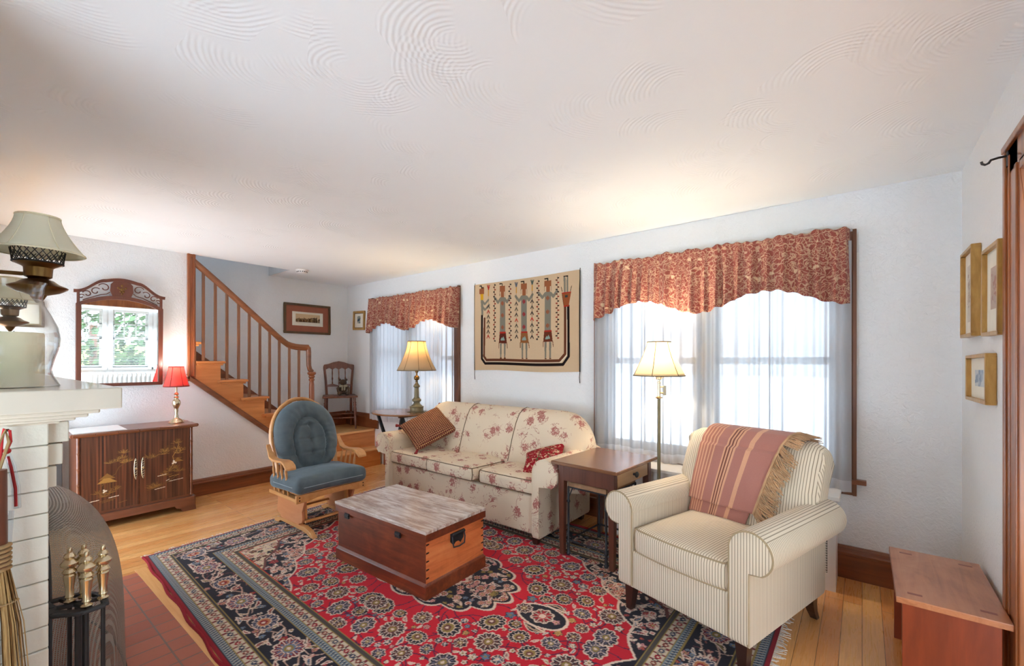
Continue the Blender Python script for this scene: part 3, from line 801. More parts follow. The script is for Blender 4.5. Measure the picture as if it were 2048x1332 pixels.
g = [(XL, 2.59, 1.512), (XL, 2.604, 1.50), (XL, 2.608, 1.45), (XL, 2.608, 1.36), (XL, 2.61, 1.29), (XL, 2.622, 1.245), (XL, 2.645, 1.215)]
m.tube(g, [.027, .029, .029, .028, .028, .028, .03], 10)
wb(m, 'handrail', M_RAIL, st)
m = MB(); c = (XL, 2.645, 0)
m.lathe([(.034, .62), (.03, .66), (.034, .70), (.026, .74), (.03, .86), (.03, 1.06), (.024, 1.10), (.033, 1.115), (.033, 1.128), (.024, 1.138), (.036, 1.15), (.036, 1.165), (.028, 1.172), (.046, 1.186), (.05, 1.198), (.044, 1.212), (.0, 1.22)], 20, c)
m.box(XL - .036, XL + .036, 2.609, 2.681, LZ, .63)
wb(m, 'newel_post', M_POST, st, bevel=.002)

# ------------------------------------------------------------------ fireplace
fp = thing('fireplace', 'white painted brick fireplace with a thick cream mantel and terracotta hearth', 'fireplace', (-2.7, 0.0, 0))
rnd = random.Random(4)
m = MB(); ch = .0655
def course(m, x0, x1, y0, y1, z, cuts, axis):
    e = .0024
    a, b = (x0, x1) if axis == 'x' else (y0, y1)
    c = [a] + cuts + [b]
    for p, q in zip(c[:-1], c[1:]):
        j = lambda: rnd.uniform(-.0016, .0016)
        if axis == 'x': m.box(p + e, q - e, y0 + j(), y1 + j(), z + e * .6, z + ch - e * .6)
        else: m.box(x0 + j(), x1 + j(), p + e, q - e, z + e * .6, z + ch - e * .6)
n = 18; Z0 = 1.172 - n * ch
for i in range(n):
    z = Z0 + i * ch
    course(m, -2.12, -1.85, -.13, .165, z, [.01 + (.05 if i % 2 else 0)] if i % 2 else [], 'y')
for k, (z, yy) in enumerate(((1.172 - 3 * ch, .181), (1.172 - 2 * ch, .194), (1.172 - ch, .207))):
    m.box(-2.10, -1.872, .10, yy, z + .002, z + ch - .002)
wb(m, 'brick_pier', M_BRICK, fp, smooth=False, bevel=.003)
m = MB()
for i in range(n): course(m, -3.60, -3.34, -.13, .165, Z0 + i * ch, [.03] if i % 2 else [], 'y')
wb(m, 'brick_pier', M_BRICK, fp, smooth=False, bevel=.003)
m = MB()
for i in range(n - 5, n):
    xs = [-3.34 + (.21 * k + (.1 if i % 2 else .0)) for k in range(1, 6)]
    course(m, -3.34, -2.12, -.13, .165, Z0 + i * ch, [x for x in xs if x < -2.16], 'x')
wb(m, 'brick_lintel', M_BRICK, fp, smooth=False, bevel=.003)
for a, b in ((-2.115, -1.856), (-3.595, -3.345)): wb(MB().box(a, b, -.125, .159, 0, 1.17), 'mortar_joints', M_MORTAR, fp, smooth=False)
m = MB(); m.box(-3.34, -2.12, -.50, -.44, 0, .9); m.box(-3.40, -3.34, -.44, -.10, 0, .9); m.box(-2.12, -2.06, -.44, -.14, 0, .9); m.box(-3.34, -2.12, -.44, -.13, .86, .92)
wb(m, 'firebox', M_FIREBRICK, fp, smooth=False)
m = MB(); m.box(-3.70, -1.756, -.13, .309, 1.208, 1.27)
wb(m, 'mantel_shelf', M_MANTEL, fp, smooth=False, bevel=.003)
m = MB()
for d, z0, z1 in ((.098, 1.196, 1.209), (.075, 1.185, 1.197), (.05, 1.176, 1.186), (.02, 1.168, 1.177)):
    m.box(-3.60 - d * .8, -1.856 + d * .8, -.13, .165 + d, z0, z1)
wb(m, 'mantel_moulding', M_MANTEL, fp, smooth=False, bevel=.004)
wb(MB().box(-3.605, -1.30, -.14, .704, .0, .004), 'hearth_tiles', M_TILE, fp, smooth=False)
m = MB(); m.box(-3.665, -1.30, .704, .762, 0, .005)
wb(m, 'hearth_border', M_BORDER, fp, smooth=False)
wb(MB().box(-1.84, -1.825, .078, .086, 1.158, 1.164), 'hanging_nail', M_BLACK, fp, smooth=False)
m = MB()
for i, (x, z) in enumerate(((-2.95, .06), (-2.6, .06), (-2.78, .16))): m.lathe([(.0, -.22), (.05, -.22), (.052, 0), (.048, .22), (0, .22)], 10, (x, -.22, z), axis=(1, .12 * (i - 1), 0))
lg = thing('firewood', 'small pile of brown split logs inside the brick fireplace behind the mesh screen', 'logs', (-2.78, -.22, 0.0))
wb(m, 'log', M_CHAIRW, lg)

# bowed mesh spark screen
sc = thing('fireplace_screen', 'bowed woven wire mesh screen standing on the hearth before the fireplace', 'fire screen', (-2.75, .3, .004))
CX, HL = -2.72, .60
def dome(u, v):
    a = PI * u; t = v
    s = max(1e-3, (1 - t ** 4.2)) ** .5
    wv = .010 * math.sin(a * 5 + 3 * t) * math.sin(PI * t) * (1 - t)
    return (CX - HL * math.cos(a) * (.35 + .65 * s), .195 + (.27 * max(0, math.sin(a)) ** .7 + wv) * s, .012 + .79 * t)
m = MB().grid(64, 30, dome); m.v = [(p[0] + 2.75, p[1] - .3, p[2] - .004) for p in m.v]
m.build('wire_mesh', M_MESH, sc, recalc=False)
def rim(v): return [Vector(dome(k / 48, v)) - Vector((-2.75, .3, .004)) for k in range(49)]
MB().tube(rim(0.0), .006, 6).build('bottom_rim', M_IRON, sc)
m = MB(); m.tube(rim(1.0), .006, 6); m.tube([Vector(dome(0, k / 20)) - Vector((-2.75, .3, .004)) for k in range(21)], .006, 6); m.tube([Vector(dome(1, k / 20)) - Vector((-2.75, .3, .004)) for k in range(21)], .006, 6)
m.build('frame', M_IRON, sc)
MB().lathe([(0, 0), (.028, 0), (.05, .006), (.045, .016), (.016, .03), (0, .035)], 14, (-.55, -.02, .80)).build('top_knob', M_BLACK, sc)

# fireside tools on their stand
ts = thing('tool_stand', 'black iron fireside tool stand with an open plate on the hearth', 'tool stand', (-2.01, .245, .004))
m = MB(); T = .012; z = .546
o = ts.location
def ring_poly(pts, w, z):
    for a, b in zip(pts, pts[1:] + pts[:1]): m.bar((a[0], a[1], z), (b[0], b[1], z), w, T)
ring_poly([(-.10, -.07), (-.03, -.055), (.02, -.065), (.07, .0), (.065, .055), (.0, .06), (-.05, .045), (-.09, .02)], .02, z)
m.bar((-.03, -.055, z), (.0, .06, z), .02, T); m.bar((.0, -.06, z), (.075, .01, z), .018, T); m.bar((.02, -.065, z), (.035, -.13, z), .012, T); m.bar((-.01, -.06, z), (.005, -.125, z), .012, T)
m.bar((-.09, -.03, z), (.06, .02, z), .018, T)
m.build('top_plate', M_IRON, ts, bevel=.004)
MB().tube([(-.01, .0, 0), (-.01, .0, .545)], .009, 8).build('pole', M_IRON, ts)
m = MB(); m.lathe([(.0, 0), (.085, 0), (.085, .01), (.03, .022), (.012, .04), (0, .04)], 20, (-.01, 0, 0)); m.build('base', M_IRON, ts)
HP = [(.0, 0), (.024, 0), (.027, .006), (.016, .012), (.015, .018), (.021, .024), (.018, .03), (.019, .06), (.026, .105), (.028, .112), (.022, .118), (.033, .128), (.024, .138), (.02, .142), (.038, .155), (.04, .165), (.026, .178), (.018, .182), (.026, .192), (.022, .20), (.01, .208), (.012, .216), (.009, .226), (0, .23)]
HP = [(r * .58, z * .78) for r, z in HP]
def tool(kind, label, x, y):
    t = thing(kind, label, 'fire tool', (-2.01 + x, .245 + y, .008), group='brass handled tools on the black stand')
    MB().lathe(HP, 20, (0, 0, .55)).build('handle', M_BRASS, t)
    MB().tube([(0, 0, .555), (0, 0, .10)], .006, 8).build('shaft', M_BLACK, t)
    h = MB()
    if kind == 'fire_poker': h.tube([(0, 0, .1), (0, 0, .02)], [.006, .002], 8); h.tube([(0, 0, .08), (.02, 0, .06), (.03, 0, .075)], .004, 6)
    elif kind == 'hearth_brush': h.lathe([(0, .12), (.02, .115), (.022, .09), (.03, .02), (0, .02)], 14)
    elif kind == 'ash_shovel': h.rbox((0, -.004, .06), (.07, .012, .11), .005, 2, 3, fn=lambda p: (p.x, p.y + 6 * p.x * p.x, p.z))
    else: h.tube([(0, 0, .1), (-.018, 0, .06), (-.004, 0, .02)], .005, 6); h.tube([(0, 0, .1), (.018, 0, .06), (.004, 0, .02)], .005, 6)
    h.build('tool_head', M_BLACK, t)
tool('fire_poker', 'brass handled poker leftmost of the tools on the black iron stand', -.030, -.018)
tool('hearth_brush', 'brass handled hearth brush at the back of the black tool stand, beside the poker', -.033, .016)
tool('fire_tongs', 'brass handled fire tongs nearest the camera on the black tool stand', .050, .012)
tool('ash_shovel', 'brass handled ash shovel rightmost of the tools on the black iron stand', .026, .055)

# things hanging on the end of the brick pier
br = thing('hearth_broom', 'straw hearth broom hanging by twine on the end of the white brick pier', 'broom', (-1.80, .055, .30))
rnd = random.Random(8); m = MB()
for i in range(95):
    a = rnd.uniform(0, 2 * PI); q = rnd.random() ** .5
    x0, y0 = .018 * q * math.cos(a), .030 * q * math.sin(a)
    x1, y1 = .024 * q * math.cos(a) + rnd.gauss(0, .002), .075 * q * math.sin(a) + rnd.gauss(0, .004)
    m.tube([(x0, y0, .50), ((x0 + x1) / 2 * 1.1, y0 * .45 + y1 * .55, .34), (x1, y1, rnd.uniform(.0, .1))], rnd.uniform(.0014, .0024), 4)
m.build('bristles', M_STRAW, br)
MB().lathe([(.0, .5), (.03, .5), (.028, .56), (.027, .76), (.0, .765)], 14, sq=(.8, 1)).build('handle', M_CHAIRW, br)
m = MB()
for k in range(6): m.lathe([(.024, .49 + .012 * k), (.034, .494 + .012 * k), (.034, .499 + .012 * k), (.024, .503 + .012 * k)], 16, sq=(.85, 1.05))
m.build('binding', M_ROPE, br)
MB().lathe([(.02, .40), (.038, .402), (.02, .405)], 14, sq=(.7, 1.3)).build('stitching_cord', M_ROPE, br)
MB().tube([(0, .004, .76), (-.01, .012, .83), (-.026, .024, .862), (-.02, .03, .83), (0, .012, .76)], .0035, 6).build('hanging_loop', M_ROPE, br)
tb = thing('plastic_tube', 'clear plastic tube with red cord hanging beside the broom on the brick pier', 'tube', (-1.825, .085, .56))
MB().tube([(0, .004, .38), (.004, -.006, .2), (.006, -.012, 0)], .0065, 10).build('lower_tube', M_PLASTIC, tb)
MB().tube([(0, -.004, .545), (0, .006, .50), (0, .013, .44), (0, .014, .385)], [.006, .008, .009, .009], 10).build('upper_sleeve', M_PLASTIC, tb)
MB().tube([(0, -.002, .53), (0, .004, .50), (0, .012, .44), (0, .013, .39)], .0035, 6).build('inner_strip', M_RED, tb)
m = MB(); m.tube([(0, -.004, .545), (0, .004, .57), (0, .002, .60), (-.004, -.008, .606), (0, -.012, .58), (0, -.016, .50), (0, -.024, .30), (0, -.03, .16)], .0032, 6); m.sphere((0, -.003, .545), .008); m.sphere((0, -.03, .16), .011)
m.build('cord', M_RED, tb)

# hurricane lamp and candle on the mantel
hu = thing('hurricane_glass', 'large clear blown glass hurricane shade standing on the mantel', 'hurricane glass', (-2.014, .104, 1.27))
pr = [(.098, .0), (.1, .004), (.096, .01), (.084, .035), (.080, .055), (.088, .09), (.098, .125), (.100, .15), (.095, .185), (.078, .225), (.064, .255), (.061, .275), (.066, .305), (.073, .322)]
m = MB(); m.lathe_open(pr, 48); m.lathe_open([(r - .003, z) for r, z in reversed(pr)], 48)
m.build('glass_shade', M_CLEAR, hu)
cd = thing('pillar_candle', 'wide ivory pillar candle inside the hurricane glass on the mantel', 'candle', (-2.014, .104, 1.272))
m = MB(); m.lathe([(0, 0), (.063, 0), (.065, .003), (.065, .160), (.062, .165), (.05, .158), (0, .154)], 36); m.build('wax', M_WAX, cd)
MB().tube([(0, 0, .154), (.002, 0, .17)], .0012, 5).build('wick', M_BLACK, cd)

# swing-arm sconces over the mantel
def bell(z0, z1, r0, r1, n=10, p=1.7):
    return [(r0 + (r1 - r0) * (1 - (1 - k / n)) ** 1 if False else r1 + (r0 - r1) * (1 - k / n) ** p, z0 + (z1 - z0) * k / n) for k in range(n + 1)]
def sconce(label, x, y, z):
    s = thing('wall_sconce', label, 'wall lamp', (x, y, z), group='brass wall lamps over the mantel')
    pr = bell(.115, .232, .110, .050, 10, 1.5)
    m = MB(); m.lathe_open(pr, 40); m.build('lamp_shade', M_SHADE_IVORY, s, solid=.0016)
    m = MB()
    for k in range(6):
        t = 2 * PI * k / 6 + .35
        m.tube([(r * 1.006 * math.cos(t), r * 1.006 * math.sin(t), zz) for r, zz in pr], .0018, 5)
    m.tube([(.110 * math.cos(t), .110 * math.sin(t), .116) for t in np.linspace(0, 2 * PI, 40, endpoint=False)], .003, 5, True)
    m.tube([(.051 * math.cos(t), .051 * math.sin(t), .231) for t in np.linspace(0, 2 * PI, 30, endpoint=False)], .003, 5, True)
    m.build('shade_trim', plain('ivory_trim_tape', rgb(226, 220, 192), .8), s)
    m = MB()
    for k in range(22):
        t0, t1 = 2 * PI * k / 22, 2 * PI * (k + 1.6) / 22
        for a, b in ((t0, t1), (t1, t0)):
            m.tube([(.058 * math.cos(a), .058 * math.sin(a), .082), (.060 * math.cos((a + b) / 2), .060 * math.sin((a + b) / 2), .102), (.063 * math.cos(b), .063 * math.sin(b), .122)], .0016, 4)
    m.tube([(.0575 * math.cos(t), .0575 * math.sin(t), .082) for t in np.linspace(0, 2 * PI, 32, endpoint=False)], .003, 5, True)
    m.build('gallery', M_BLACK, s)
    m = MB(); m.lathe([(.0, .030), (.022, .030), (.032, .037), (.034, .066), (.038, .070), (.055, .078), (.058, .084), (.05, .084), (0, .084)], 32); m.build('burner_cup', M_OLDBRASS, s)
    m = MB(); m.lathe([(0, -.048), (.006, -.046), (.014, -.034), (.02, -.022), (.05, -.012), (.068, .0), (.070, .004), (.066, .007), (.05, .014), (.036, .026), (.02, .031), (0, .031)], 36); m.build('oil_font', M_OLDBRASS, s)
    m = MB(); m.tube([(-.034, -.004, .052), (-.10, -.03, .056), (-.17, -y - .01, .06)], .0065, 8); m.sphere((-.04, -.006, .052), .011, 10, 8); m.build('swing_arm', M_OLDBRASS, s)
    MB().lathe([(0, 0), (.045, 0), (.04, .012), (.015, .02), (0, .02)], 20, (-.17, -y - .02, .06), axis=(0, 1, 0)).build('wall_plate', M_OLDBRASS, s)
sconce('antique brass wall lamp with ivory shade above the hurricane glass, near end of mantel', -2.085, .160, 1.585)
sconce('farther brass wall lamp with ivory shade, mostly hidden behind the hurricane glass', -3.47, .165, 1.55)

# ------------------------------------------------------------------ patterned rug
RW, RH, RD = 3.56, 2.42, .005
cv = Canvas(RW, RH, RD, (186, 14, 36)); X, Y = cv.X, cv.Y
NAVY, CREAM, OCH, BLUE, PINK, RED, BRN, DRED = (28, 25, 38), (224, 200, 182), (150, 126, 66), (104, 122, 146), (214, 150, 146), (186, 14, 36), (112, 62, 56), (140, 14, 34)
rr = random.Random(21)
wob = .5 + .5 * np.sin(X * 3.1 + 1.3 * np.sin(Y * 4)) * np.cos(Y * 2.7)
cv.a[:] = np.array((194, 14, 38)) + wob[..., None] * np.array((22, 6, 8))
def flower(x, y, r, n=10, c=(NAVY, CREAM, BRN, OCH), rot=0, sx=1.0):
    def fn(rho, th):
        k = .82 + .18 * np.abs(np.cos(n * th / 2)); d = rho / k; pet = np.abs(np.sin(n * th / 2))
        return [(d < 1.0, CREAM), (d < .88, c[0]), ((d < .84) & (d > .46) & (pet < .30), c[1]), ((d < .78) & (d > .52) & (pet > .86), c[2]),
                (d < .46, CREAM), (d < .40, c[2]), (d < .30, c[3]), (d < .13, CREAM)]
    cv.polar(x, y, r, fn, sx, rot)
def palmette(x, y, r, rot=0, c=(NAVY, CREAM, BRN, OCH)):
    def fn(rho, th):
        k = (.62 + .38 * np.abs(np.cos(th / 2)) ** 1.5) * (.86 + .14 * np.abs(np.cos(7 * th))); d = rho / k
        return [(d < 1, CREAM), (d < .9, c[0]), ((d < .8) & (np.abs(np.sin(7 * th)) < .26), c[1]), (d < .56, CREAM), (d < .49, c[3]), (d < .3, c[2]), (d < .14, CREAM)]
    cv.polar(x, y, r, fn, .9, rot)
def rosette(x, y, r, c=CREAM, n=5, rot=0):
    def fn(rho, th):
        d = rho / (.62 + .38 * np.abs(np.cos(n * (th + rot) / 2)))
        return [(d < 1.12, NAVY), (d < .95, c), ((d < .8) & (np.abs(np.sin(n * (th + rot) / 2)) < .18), NAVY), (d < .3, OCH)]
    cv.polar(x, y, r, fn)
def leaf(x, y, r, a, c=OCH, bend=.5, w=.3):
    n = 12; L = []; Rr = []
    for i in range(n + 1):
        t = i / n; ang = a + bend * (t - .5) * 2; px = x + r * (t - .5) * 2 * math.cos(a) - bend * r * (.5 - 2 * (t - .5) ** 2) * math.sin(a)
        py = y + r * (t - .5) * 2 * math.sin(a) + bend * r * (.5 - 2 * (t - .5) ** 2) * math.cos(a)
        h = w * r * math.sin(PI * min(1, t * 1.02)) ** .8; L.append((px - h * math.sin(ang), py + h * math.cos(ang))); Rr.append((px + h * math.sin(ang), py - h * math.cos(ang)))
    p = L + Rr[::-1]; cv.poly(p, NAVY if c != NAVY else CREAM); cx = sum(q[0] for q in p) / len(p); cy = sum(q[1] for q in p) / len(p)
    cv.line(L, .007, CREAM); cv.line(Rr, .007, CREAM)
    cv.line([((l[0] + q[0]) / 2, (l[1] + q[1]) / 2) for l, q in zip(L, Rr)][2:-2], w * r * .55, c)
def sym(x, y):
    return [(x, y), (RW - x, y), (x, RH - y), (RW - x, RH - y)]
BD = .46
cx0, cy0 = RW / 2, RH / 2
fx, fy = (RW - 2 * BD) / 2, (RH - 2 * BD) / 2
ax, ay = np.abs(X - cx0), np.abs(Y - cy0)
ang = np.arctan2(ay / .95, ax / 1.32)
span = (ax / 1.30) ** 1.5 + (ay / .93) ** 1.5 + .05 * np.abs(np.sin(ang * 13))
inside = (ax < fx) & (ay < fy)
# field flowers, four-way symmetric
pl = []
def free(x, y, r):
    return all((x - a) ** 2 + (y - b) ** 2 > (r + c) ** 2 for a, b, c in pl)
def in_field(x, y, mg=0.0):
    ax_, ay_ = abs(x - cx0), abs(y - cy0)
    if ax_ > fx - mg or ay_ > fy - mg: return False
    if (ax_ / (1.25 - mg)) ** 1.5 + (ay_ / (.89 - mg)) ** 1.5 > 1: return False
    return (ax_ / (.64 + mg)) ** 2 + (ay_ / (.42 + mg)) ** 2 > 1
big = []
for tries in range(9000):
    r = .074 if len(big) < 9 else (.056 if len(big) < 17 else .040)
    x, y = rr.uniform(cx0 - 1.3, cx0), rr.uniform(cy0 - .75, cy0)
    if in_field(x, y, r * .6) and free(x, y, r + .012) and cx0 - x > -.01 and not (abs(y - cy0) < .12 and cx0 - x < 1.0):
        big.append((x, y, r)); pl += [(a, b, r) for a, b in sym(x, y)]
    if len(big) > 30: break
for i, (x, y, r) in enumerate(big):        # vines first
    for j in range(2):
        a0 = rr.uniform(0, 6.3); pts = []; x2, y2, h = x, y, a0; cv_ = rr.choice((-1, 1)) * rr.uniform(5, 10)
        for k in range(22): pts.append((x2, y2)); x2 += .013 * math.cos(h); y2 += .013 * math.sin(h); h += cv_ * .013
        for q in range(4):
            fxq = (lambda p: (p[0] if q % 2 == 0 else RW - p[0], p[1] if q < 2 else RH - p[1]))
            cv.line([fxq(p) for p in pts], .007, (84, 26, 62))
small = []
for tries in range(9000):
    x, y = rr.uniform(cx0 - 1.3, cx0), rr.uniform(cy0 - .75, cy0); r = rr.choice((.013, .016, .02, .024, .03))
    if in_field(x, y, r) and free(x, y, r + .003):
        small.append((x, y, r)); pl += [(a, b, r) for a, b in sym(x, y)]
    if len(small) > 210: break
for i, (x, y, r) in enumerate(small):
    k = rr.random(); a = rr.uniform(0, 6.3); col = rr.choice((CREAM, CREAM, PINK, BLUE, (196, 150, 90)))
    for q, (px, py) in enumerate(sym(x, y)):
        aa = a if q == 0 else (PI - a if q == 1 else (-a if q == 2 else PI + a))
        if k < .45: rosette(px, py, r, col, 5, a)
        elif k < .8: leaf(px, py, r * 1.25, aa, col if col != CREAM else OCH, .5 * (1 if q in (0, 3) else -1), .34)
        else: flower(px, py, r * 1.1, 6, (NAVY, CREAM, BLUE, CREAM))
for i, (x, y, r) in enumerate(big):
    a = rr.uniform(0, 6.3)
    for q, (px, py) in enumerate(sym(x, y)):
        if i % 3 == 1: palmette(px, py, r * 1.25, a if q == 0 else (PI - a if q == 1 else (-a if q == 2 else PI + a)))
        elif i % 3 == 2: flower(px, py, r, 9 if r > .05 else 6, (NAVY, (196, 176, 176), (96, 92, 112), OCH), a, .86)
        else: flower(px, py, r, 12 if r > .05 else 8, (NAVY, CREAM, BRN, OCH), a, 1.0)
# spandrels
m_sp = inside & (span > 1.0); cv.a[m_sp & (span < 1.016)] = CREAM; sp_mask = m_sp & (span >= 1.016); cv.a[sp_mask] = NAVY
corner = sp_mask & (span > 1.34); cv.a[corner & (span < 1.37)] = BRN; cv.a[corner & (span >= 1.37)] = (212, 192, 160)
def scatter(mask, n, rmin, rmax, seed, cols, vine=(150, 84, 84)):
    r0 = random.Random(seed); cv.clip = mask; ys, xs = np.nonzero(mask & (X < cx0 + .02) & (Y < cy0 + .02)); done = []
    if not len(ys): cv.clip = None; return
    for t in range(n * 12):
        k = r0.randrange(len(ys)); x, y = X[ys[k], xs[k]], Y[ys[k], xs[k]]; r = r0.uniform(rmin, rmax)
        if all((x - a) ** 2 + (y - b) ** 2 > (.72 * (r + c)) ** 2 for a, b, c in done):
            done.append((x, y, r)); a = r0.uniform(0, 6.3); kind = r0.random(); col = r0.choice(cols)
            for q, (px, py) in enumerate(sym(x, y)):
                aa = a if q == 0 else (PI - a if q == 1 else (-a if q == 2 else PI + a))
                if kind < .35: flower(px, py, r, 8, (DRED if r0.random() < .0 else BRN, CREAM, RED, OCH))
                elif kind < .62: rosette(px, py, r * .8, col, 5, a)
                else:
                    cv.line([(px + r * 1.5 * math.cos(aa + .25 * k2) * (k2 / 6), py + r * 1.5 * math.sin(aa + .25 * k2) * (k2 / 6)) for k2 in range(7)], .006, vine)
                    leaf(px, py, r * 1.1, aa, col, .6 if q in (0, 3) else -.6, .3)
        if len(done) >= n: break
    cv.clip = None
scatter(sp_mask & ~corner, 30, .028, .046, 5, (PINK, BLUE, CREAM, (170, 60, 60)), CREAM)
scatter(sp_mask & ~corner, 90, .012, .022, 15, (PINK, BLUE, (170, 60, 60), CREAM), (150, 100, 100))
scatter(corner & (span >= 1.37), 34, .018, .034, 6, (BRN, NAVY, (170, 60, 60)), NAVY)
# medallion and pendants
th = np.arctan2((Y - cy0) / .36, (X - cx0) / .60); med = np.hypot((X - cx0) / .60, (Y - cy0) / .36) / (.90 + .10 * np.abs(np.cos(8 * th)))
cv.a[med < 1.0] = CREAM; cv.a[med < .965] = NAVY
scatter(med < .93, 60, .02, .036, 9, (PINK, BLUE, CREAM, OCH), (190, 150, 140))
cv.a[(med < .42)] = CREAM; cv.a[med < .38] = RED; flower(cx0, cy0, .12, 16)
for s in (-1, 1):
    x = cx0 + s * .80
    for dx, r, c in ((0, .10, CREAM), (0, .089, NAVY)):
        cv.polar(x, cy0, r * 1.5, lambda rho, t, c=c: [(rho < (.66 + .34 * np.abs(np.cos(t)) ** 3), c)], 1.0)
    rosette(x - .085, cy0, .022, PINK, 5); rosette(x + .085, cy0, .022, PINK, 5); flower(x, cy0, .066, 8, (BRN, CREAM, RED, CREAM)); leaf(x + s * .02, cy0 + .10, .07, 0, (190, 156, 130), .6, .28); leaf(x + s * .02, cy0 - .10, .07, 0, (190, 156, 130), -.6, .28)
    flower(cx0, cy0 + s * .49, .07, 10); flower(cx0 + s * .68, cy0, .05, 8)
# borders
d = np.minimum(np.minimum(X, RW - X), np.minimum(Y, RH - Y)); horiz = (np.minimum(Y, RH - Y) <= np.minimum(X, RW - X))
s_ = np.where(horiz, X - cx0, Y - cy0)
def band(a, b, c): cv.a[(d >= a) & (d < b)] = c
band(0, .46, NAVY); band(0, .016, (146, 14, 32)); band(.016, .024, (40, 34, 44))
def guard_blue(a, b):
    band(a, b, (116, 132, 142)); k = (d >= a + .004) & (d < b - .004); t = np.mod(s_ + .35 * (d - a), .02); cv.a[k & (t < .008)] = (52, 62, 82); cv.a[k & (t > .0155)] = (196, 186, 170)
def guard_cream(a, b):
    band(a, b, (206, 188, 164)); mid = (a + b) / 2; h = (b - a) / 2; P = .052; t = np.mod(s_ + P * 50, P) - P / 2; v = (d - mid)
    k = (d >= a) & (d < b); cv.a[k & (np.abs(np.abs(t) - np.abs(v) * .5 - .0165) < .0028)] = (46, 40, 52)
    i_ = np.floor((s_ + P * 50) / P).astype(int) % 3
    for n_, col in enumerate(((150, 24, 40), (44, 56, 84), (130, 60, 50))): cv.a[k & (i_ == n_) & (t ** 2 + v ** 2 < (h * .52) ** 2)] = col
    cv.a[k & (t ** 2 + v ** 2 < (h * .2) ** 2)] = (220, 200, 176)
    cv.a[k & (np.abs(np.abs(t) - P / 2) < .006) & (np.abs(v) > h * .4)] = (120, 40, 48)
guard_blue(.024, .062); band(.060, .065, OCH); guard_cream(.065, .118); band(.118, .124, OCH); band(.124, .132, (60, 52, 56)); band(.132, .136, OCH)
band(.330, .335, OCH); guard_blue(.335, .366); band(.366, .371, OCH); guard_cream(.371, .428); band(.428, .433, OCH); band(.433, .452, (74, 66, 62)); band(.452, .457, OCH)
main = (d >= .138) & (d < .328)
cv.clip = main; mid = .234
def bpts(side):
    L = RW if side < 2 else RH
    n = int(round((L - 2 * mid) / .30)); return [(mid + (L - 2 * mid) * i / n) for i in range(n + 1)]
def bpos(side, t, off):
    return [(t, mid + off), (t, RH - mid - off), (mid + off, t), (RW - mid - off, t)][side]
for side in range(4):
    L = RW if side < 2 else RH
    for k in range(int(L * 7)):
        r1 = random.Random(side * 100 + k); t = .15 + (L - .3) * r1.random(); o = r1.uniform(-.07, .07); h = r1.uniform(0, 6.3); cvx = r1.choice((-1, 1)) * r1.uniform(10, 26); q = []; a_, b_ = t, o
        for j in range(14): q.append(bpos(side, a_, b_)); a_ += .009 * math.cos(h); b_ += .009 * math.sin(h); h += cvx * .009
        cv.line(q, .0055, r1.choice(((206, 172, 154), (150, 90, 84), (206, 172, 154), (120, 60, 66))))
    for sgn, ph in ((1, 0), (-1, .5)):
        pts = [bpos(side, t, sgn * .055 * math.sin(2 * PI * (t - mid) / .60 + ph * PI)) for t in np.arange(.14, L - .14, .012)]
        cv.line(pts, .007, (196, 158, 140))
    ts_ = bpts(side); r0 = random.Random(30 + side)
    for a, b in zip(ts_[:-1], ts_[1:]):
        for k in range(24):
            t = a + (b - a) * r0.random(); o = r0.uniform(-.088, .088); p = bpos(side, t, o)
            if r0.random() < .5: leaf(p[0], p[1], r0.uniform(.018, .042), r0.uniform(0, 6.3), r0.choice((DRED, (150, 60, 60), BLUE, (176, 96, 80), OCH)), r0.choice((-.6, .6)), .3)
            else: rosette(p[0], p[1], r0.uniform(.012, .022), r0.choice(((196, 130, 120), BLUE, CREAM, (170, 40, 50))), 5, r0.uniform(0, 6))
    for i, t in enumerate(ts_):
        p = bpos(side, t, 0)
        if i % 2: flower(p[0], p[1], .078, 12, ((120, 20, 40), CREAM, BLUE, OCH), 0, 1.15 if side < 2 else .9)
        else: palmette(p[0], p[1], .09, PI / 2 if side < 2 else 0, ((60, 66, 92), CREAM, DRED, (188, 120, 80)))
cv.clip = None
CN = [(-3.846, .79), (-.319, .66), (-.319, 3.10), (-4.01, 3.16)]   # near left, near right, far right, far left
def rugxy(u, v):
    w = [(1 - u) * (1 - v), u * (1 - v), u * v, (1 - u) * v]
    return sum(w[i] * CN[i][0] for i in range(4)), sum(w[i] * CN[i][1] for i in range(4))
RX, RY = -2.12, 1.93
rug = thing('persian_rug', 'large red and navy knotted rug with medallion and cream fringed ends under the trunk', 'rug', (RX, RY, 0))
def rugf(u, v):
    x, y = rugxy(u, v); return x - RX, y - RY, np.full_like(u, .0105) - .0015 * (np.minimum(np.minimum(u, 1 - u), np.minimum(v, 1 - v)) < .003)
painted_sheet('rug_pile', cv.a, rugf, M_RUG, rug)
for v in (0, 1):
    MB().tube([(rugxy(k / 60, v)[0] - RX, rugxy(k / 60, v)[1] - RY + .006 * math.sin(k * .9) - (.006 if v == 0 else -.006), .0055) for k in range(61)], .0085, 6).build('binding', M_SELV, rug)
m = MB(); r0 = random.Random(3)
for u, sg in ((0, -1), (1, 1)):
    for k in range(230):
        v = k / 229; x, y = rugxy(u, v); a = r0.uniform(-.9, .9); l = r0.uniform(.015, .05)
        m.tube([(x - RX, y - RY, .006), (x - RX + sg * l * .5, y - RY + a * .01, .005), (x - RX + sg * l, y - RY + a * .025, .003)], .0022, 4)
fr = m.build('fringe', M_COTTON, rug); fr['kind'] = 'stuff'
wbk = MB(); q = [(rugxy(u, v)[0] - RX, rugxy(u, v)[1] - RY) for u, v in ((.004, .008), (.996, .008), (.996, .992), (.004, .992))]
wbk.prism(q, 'XY', .001, .008); wbk.build('backing', M_COTTON, rug, smooth=False)
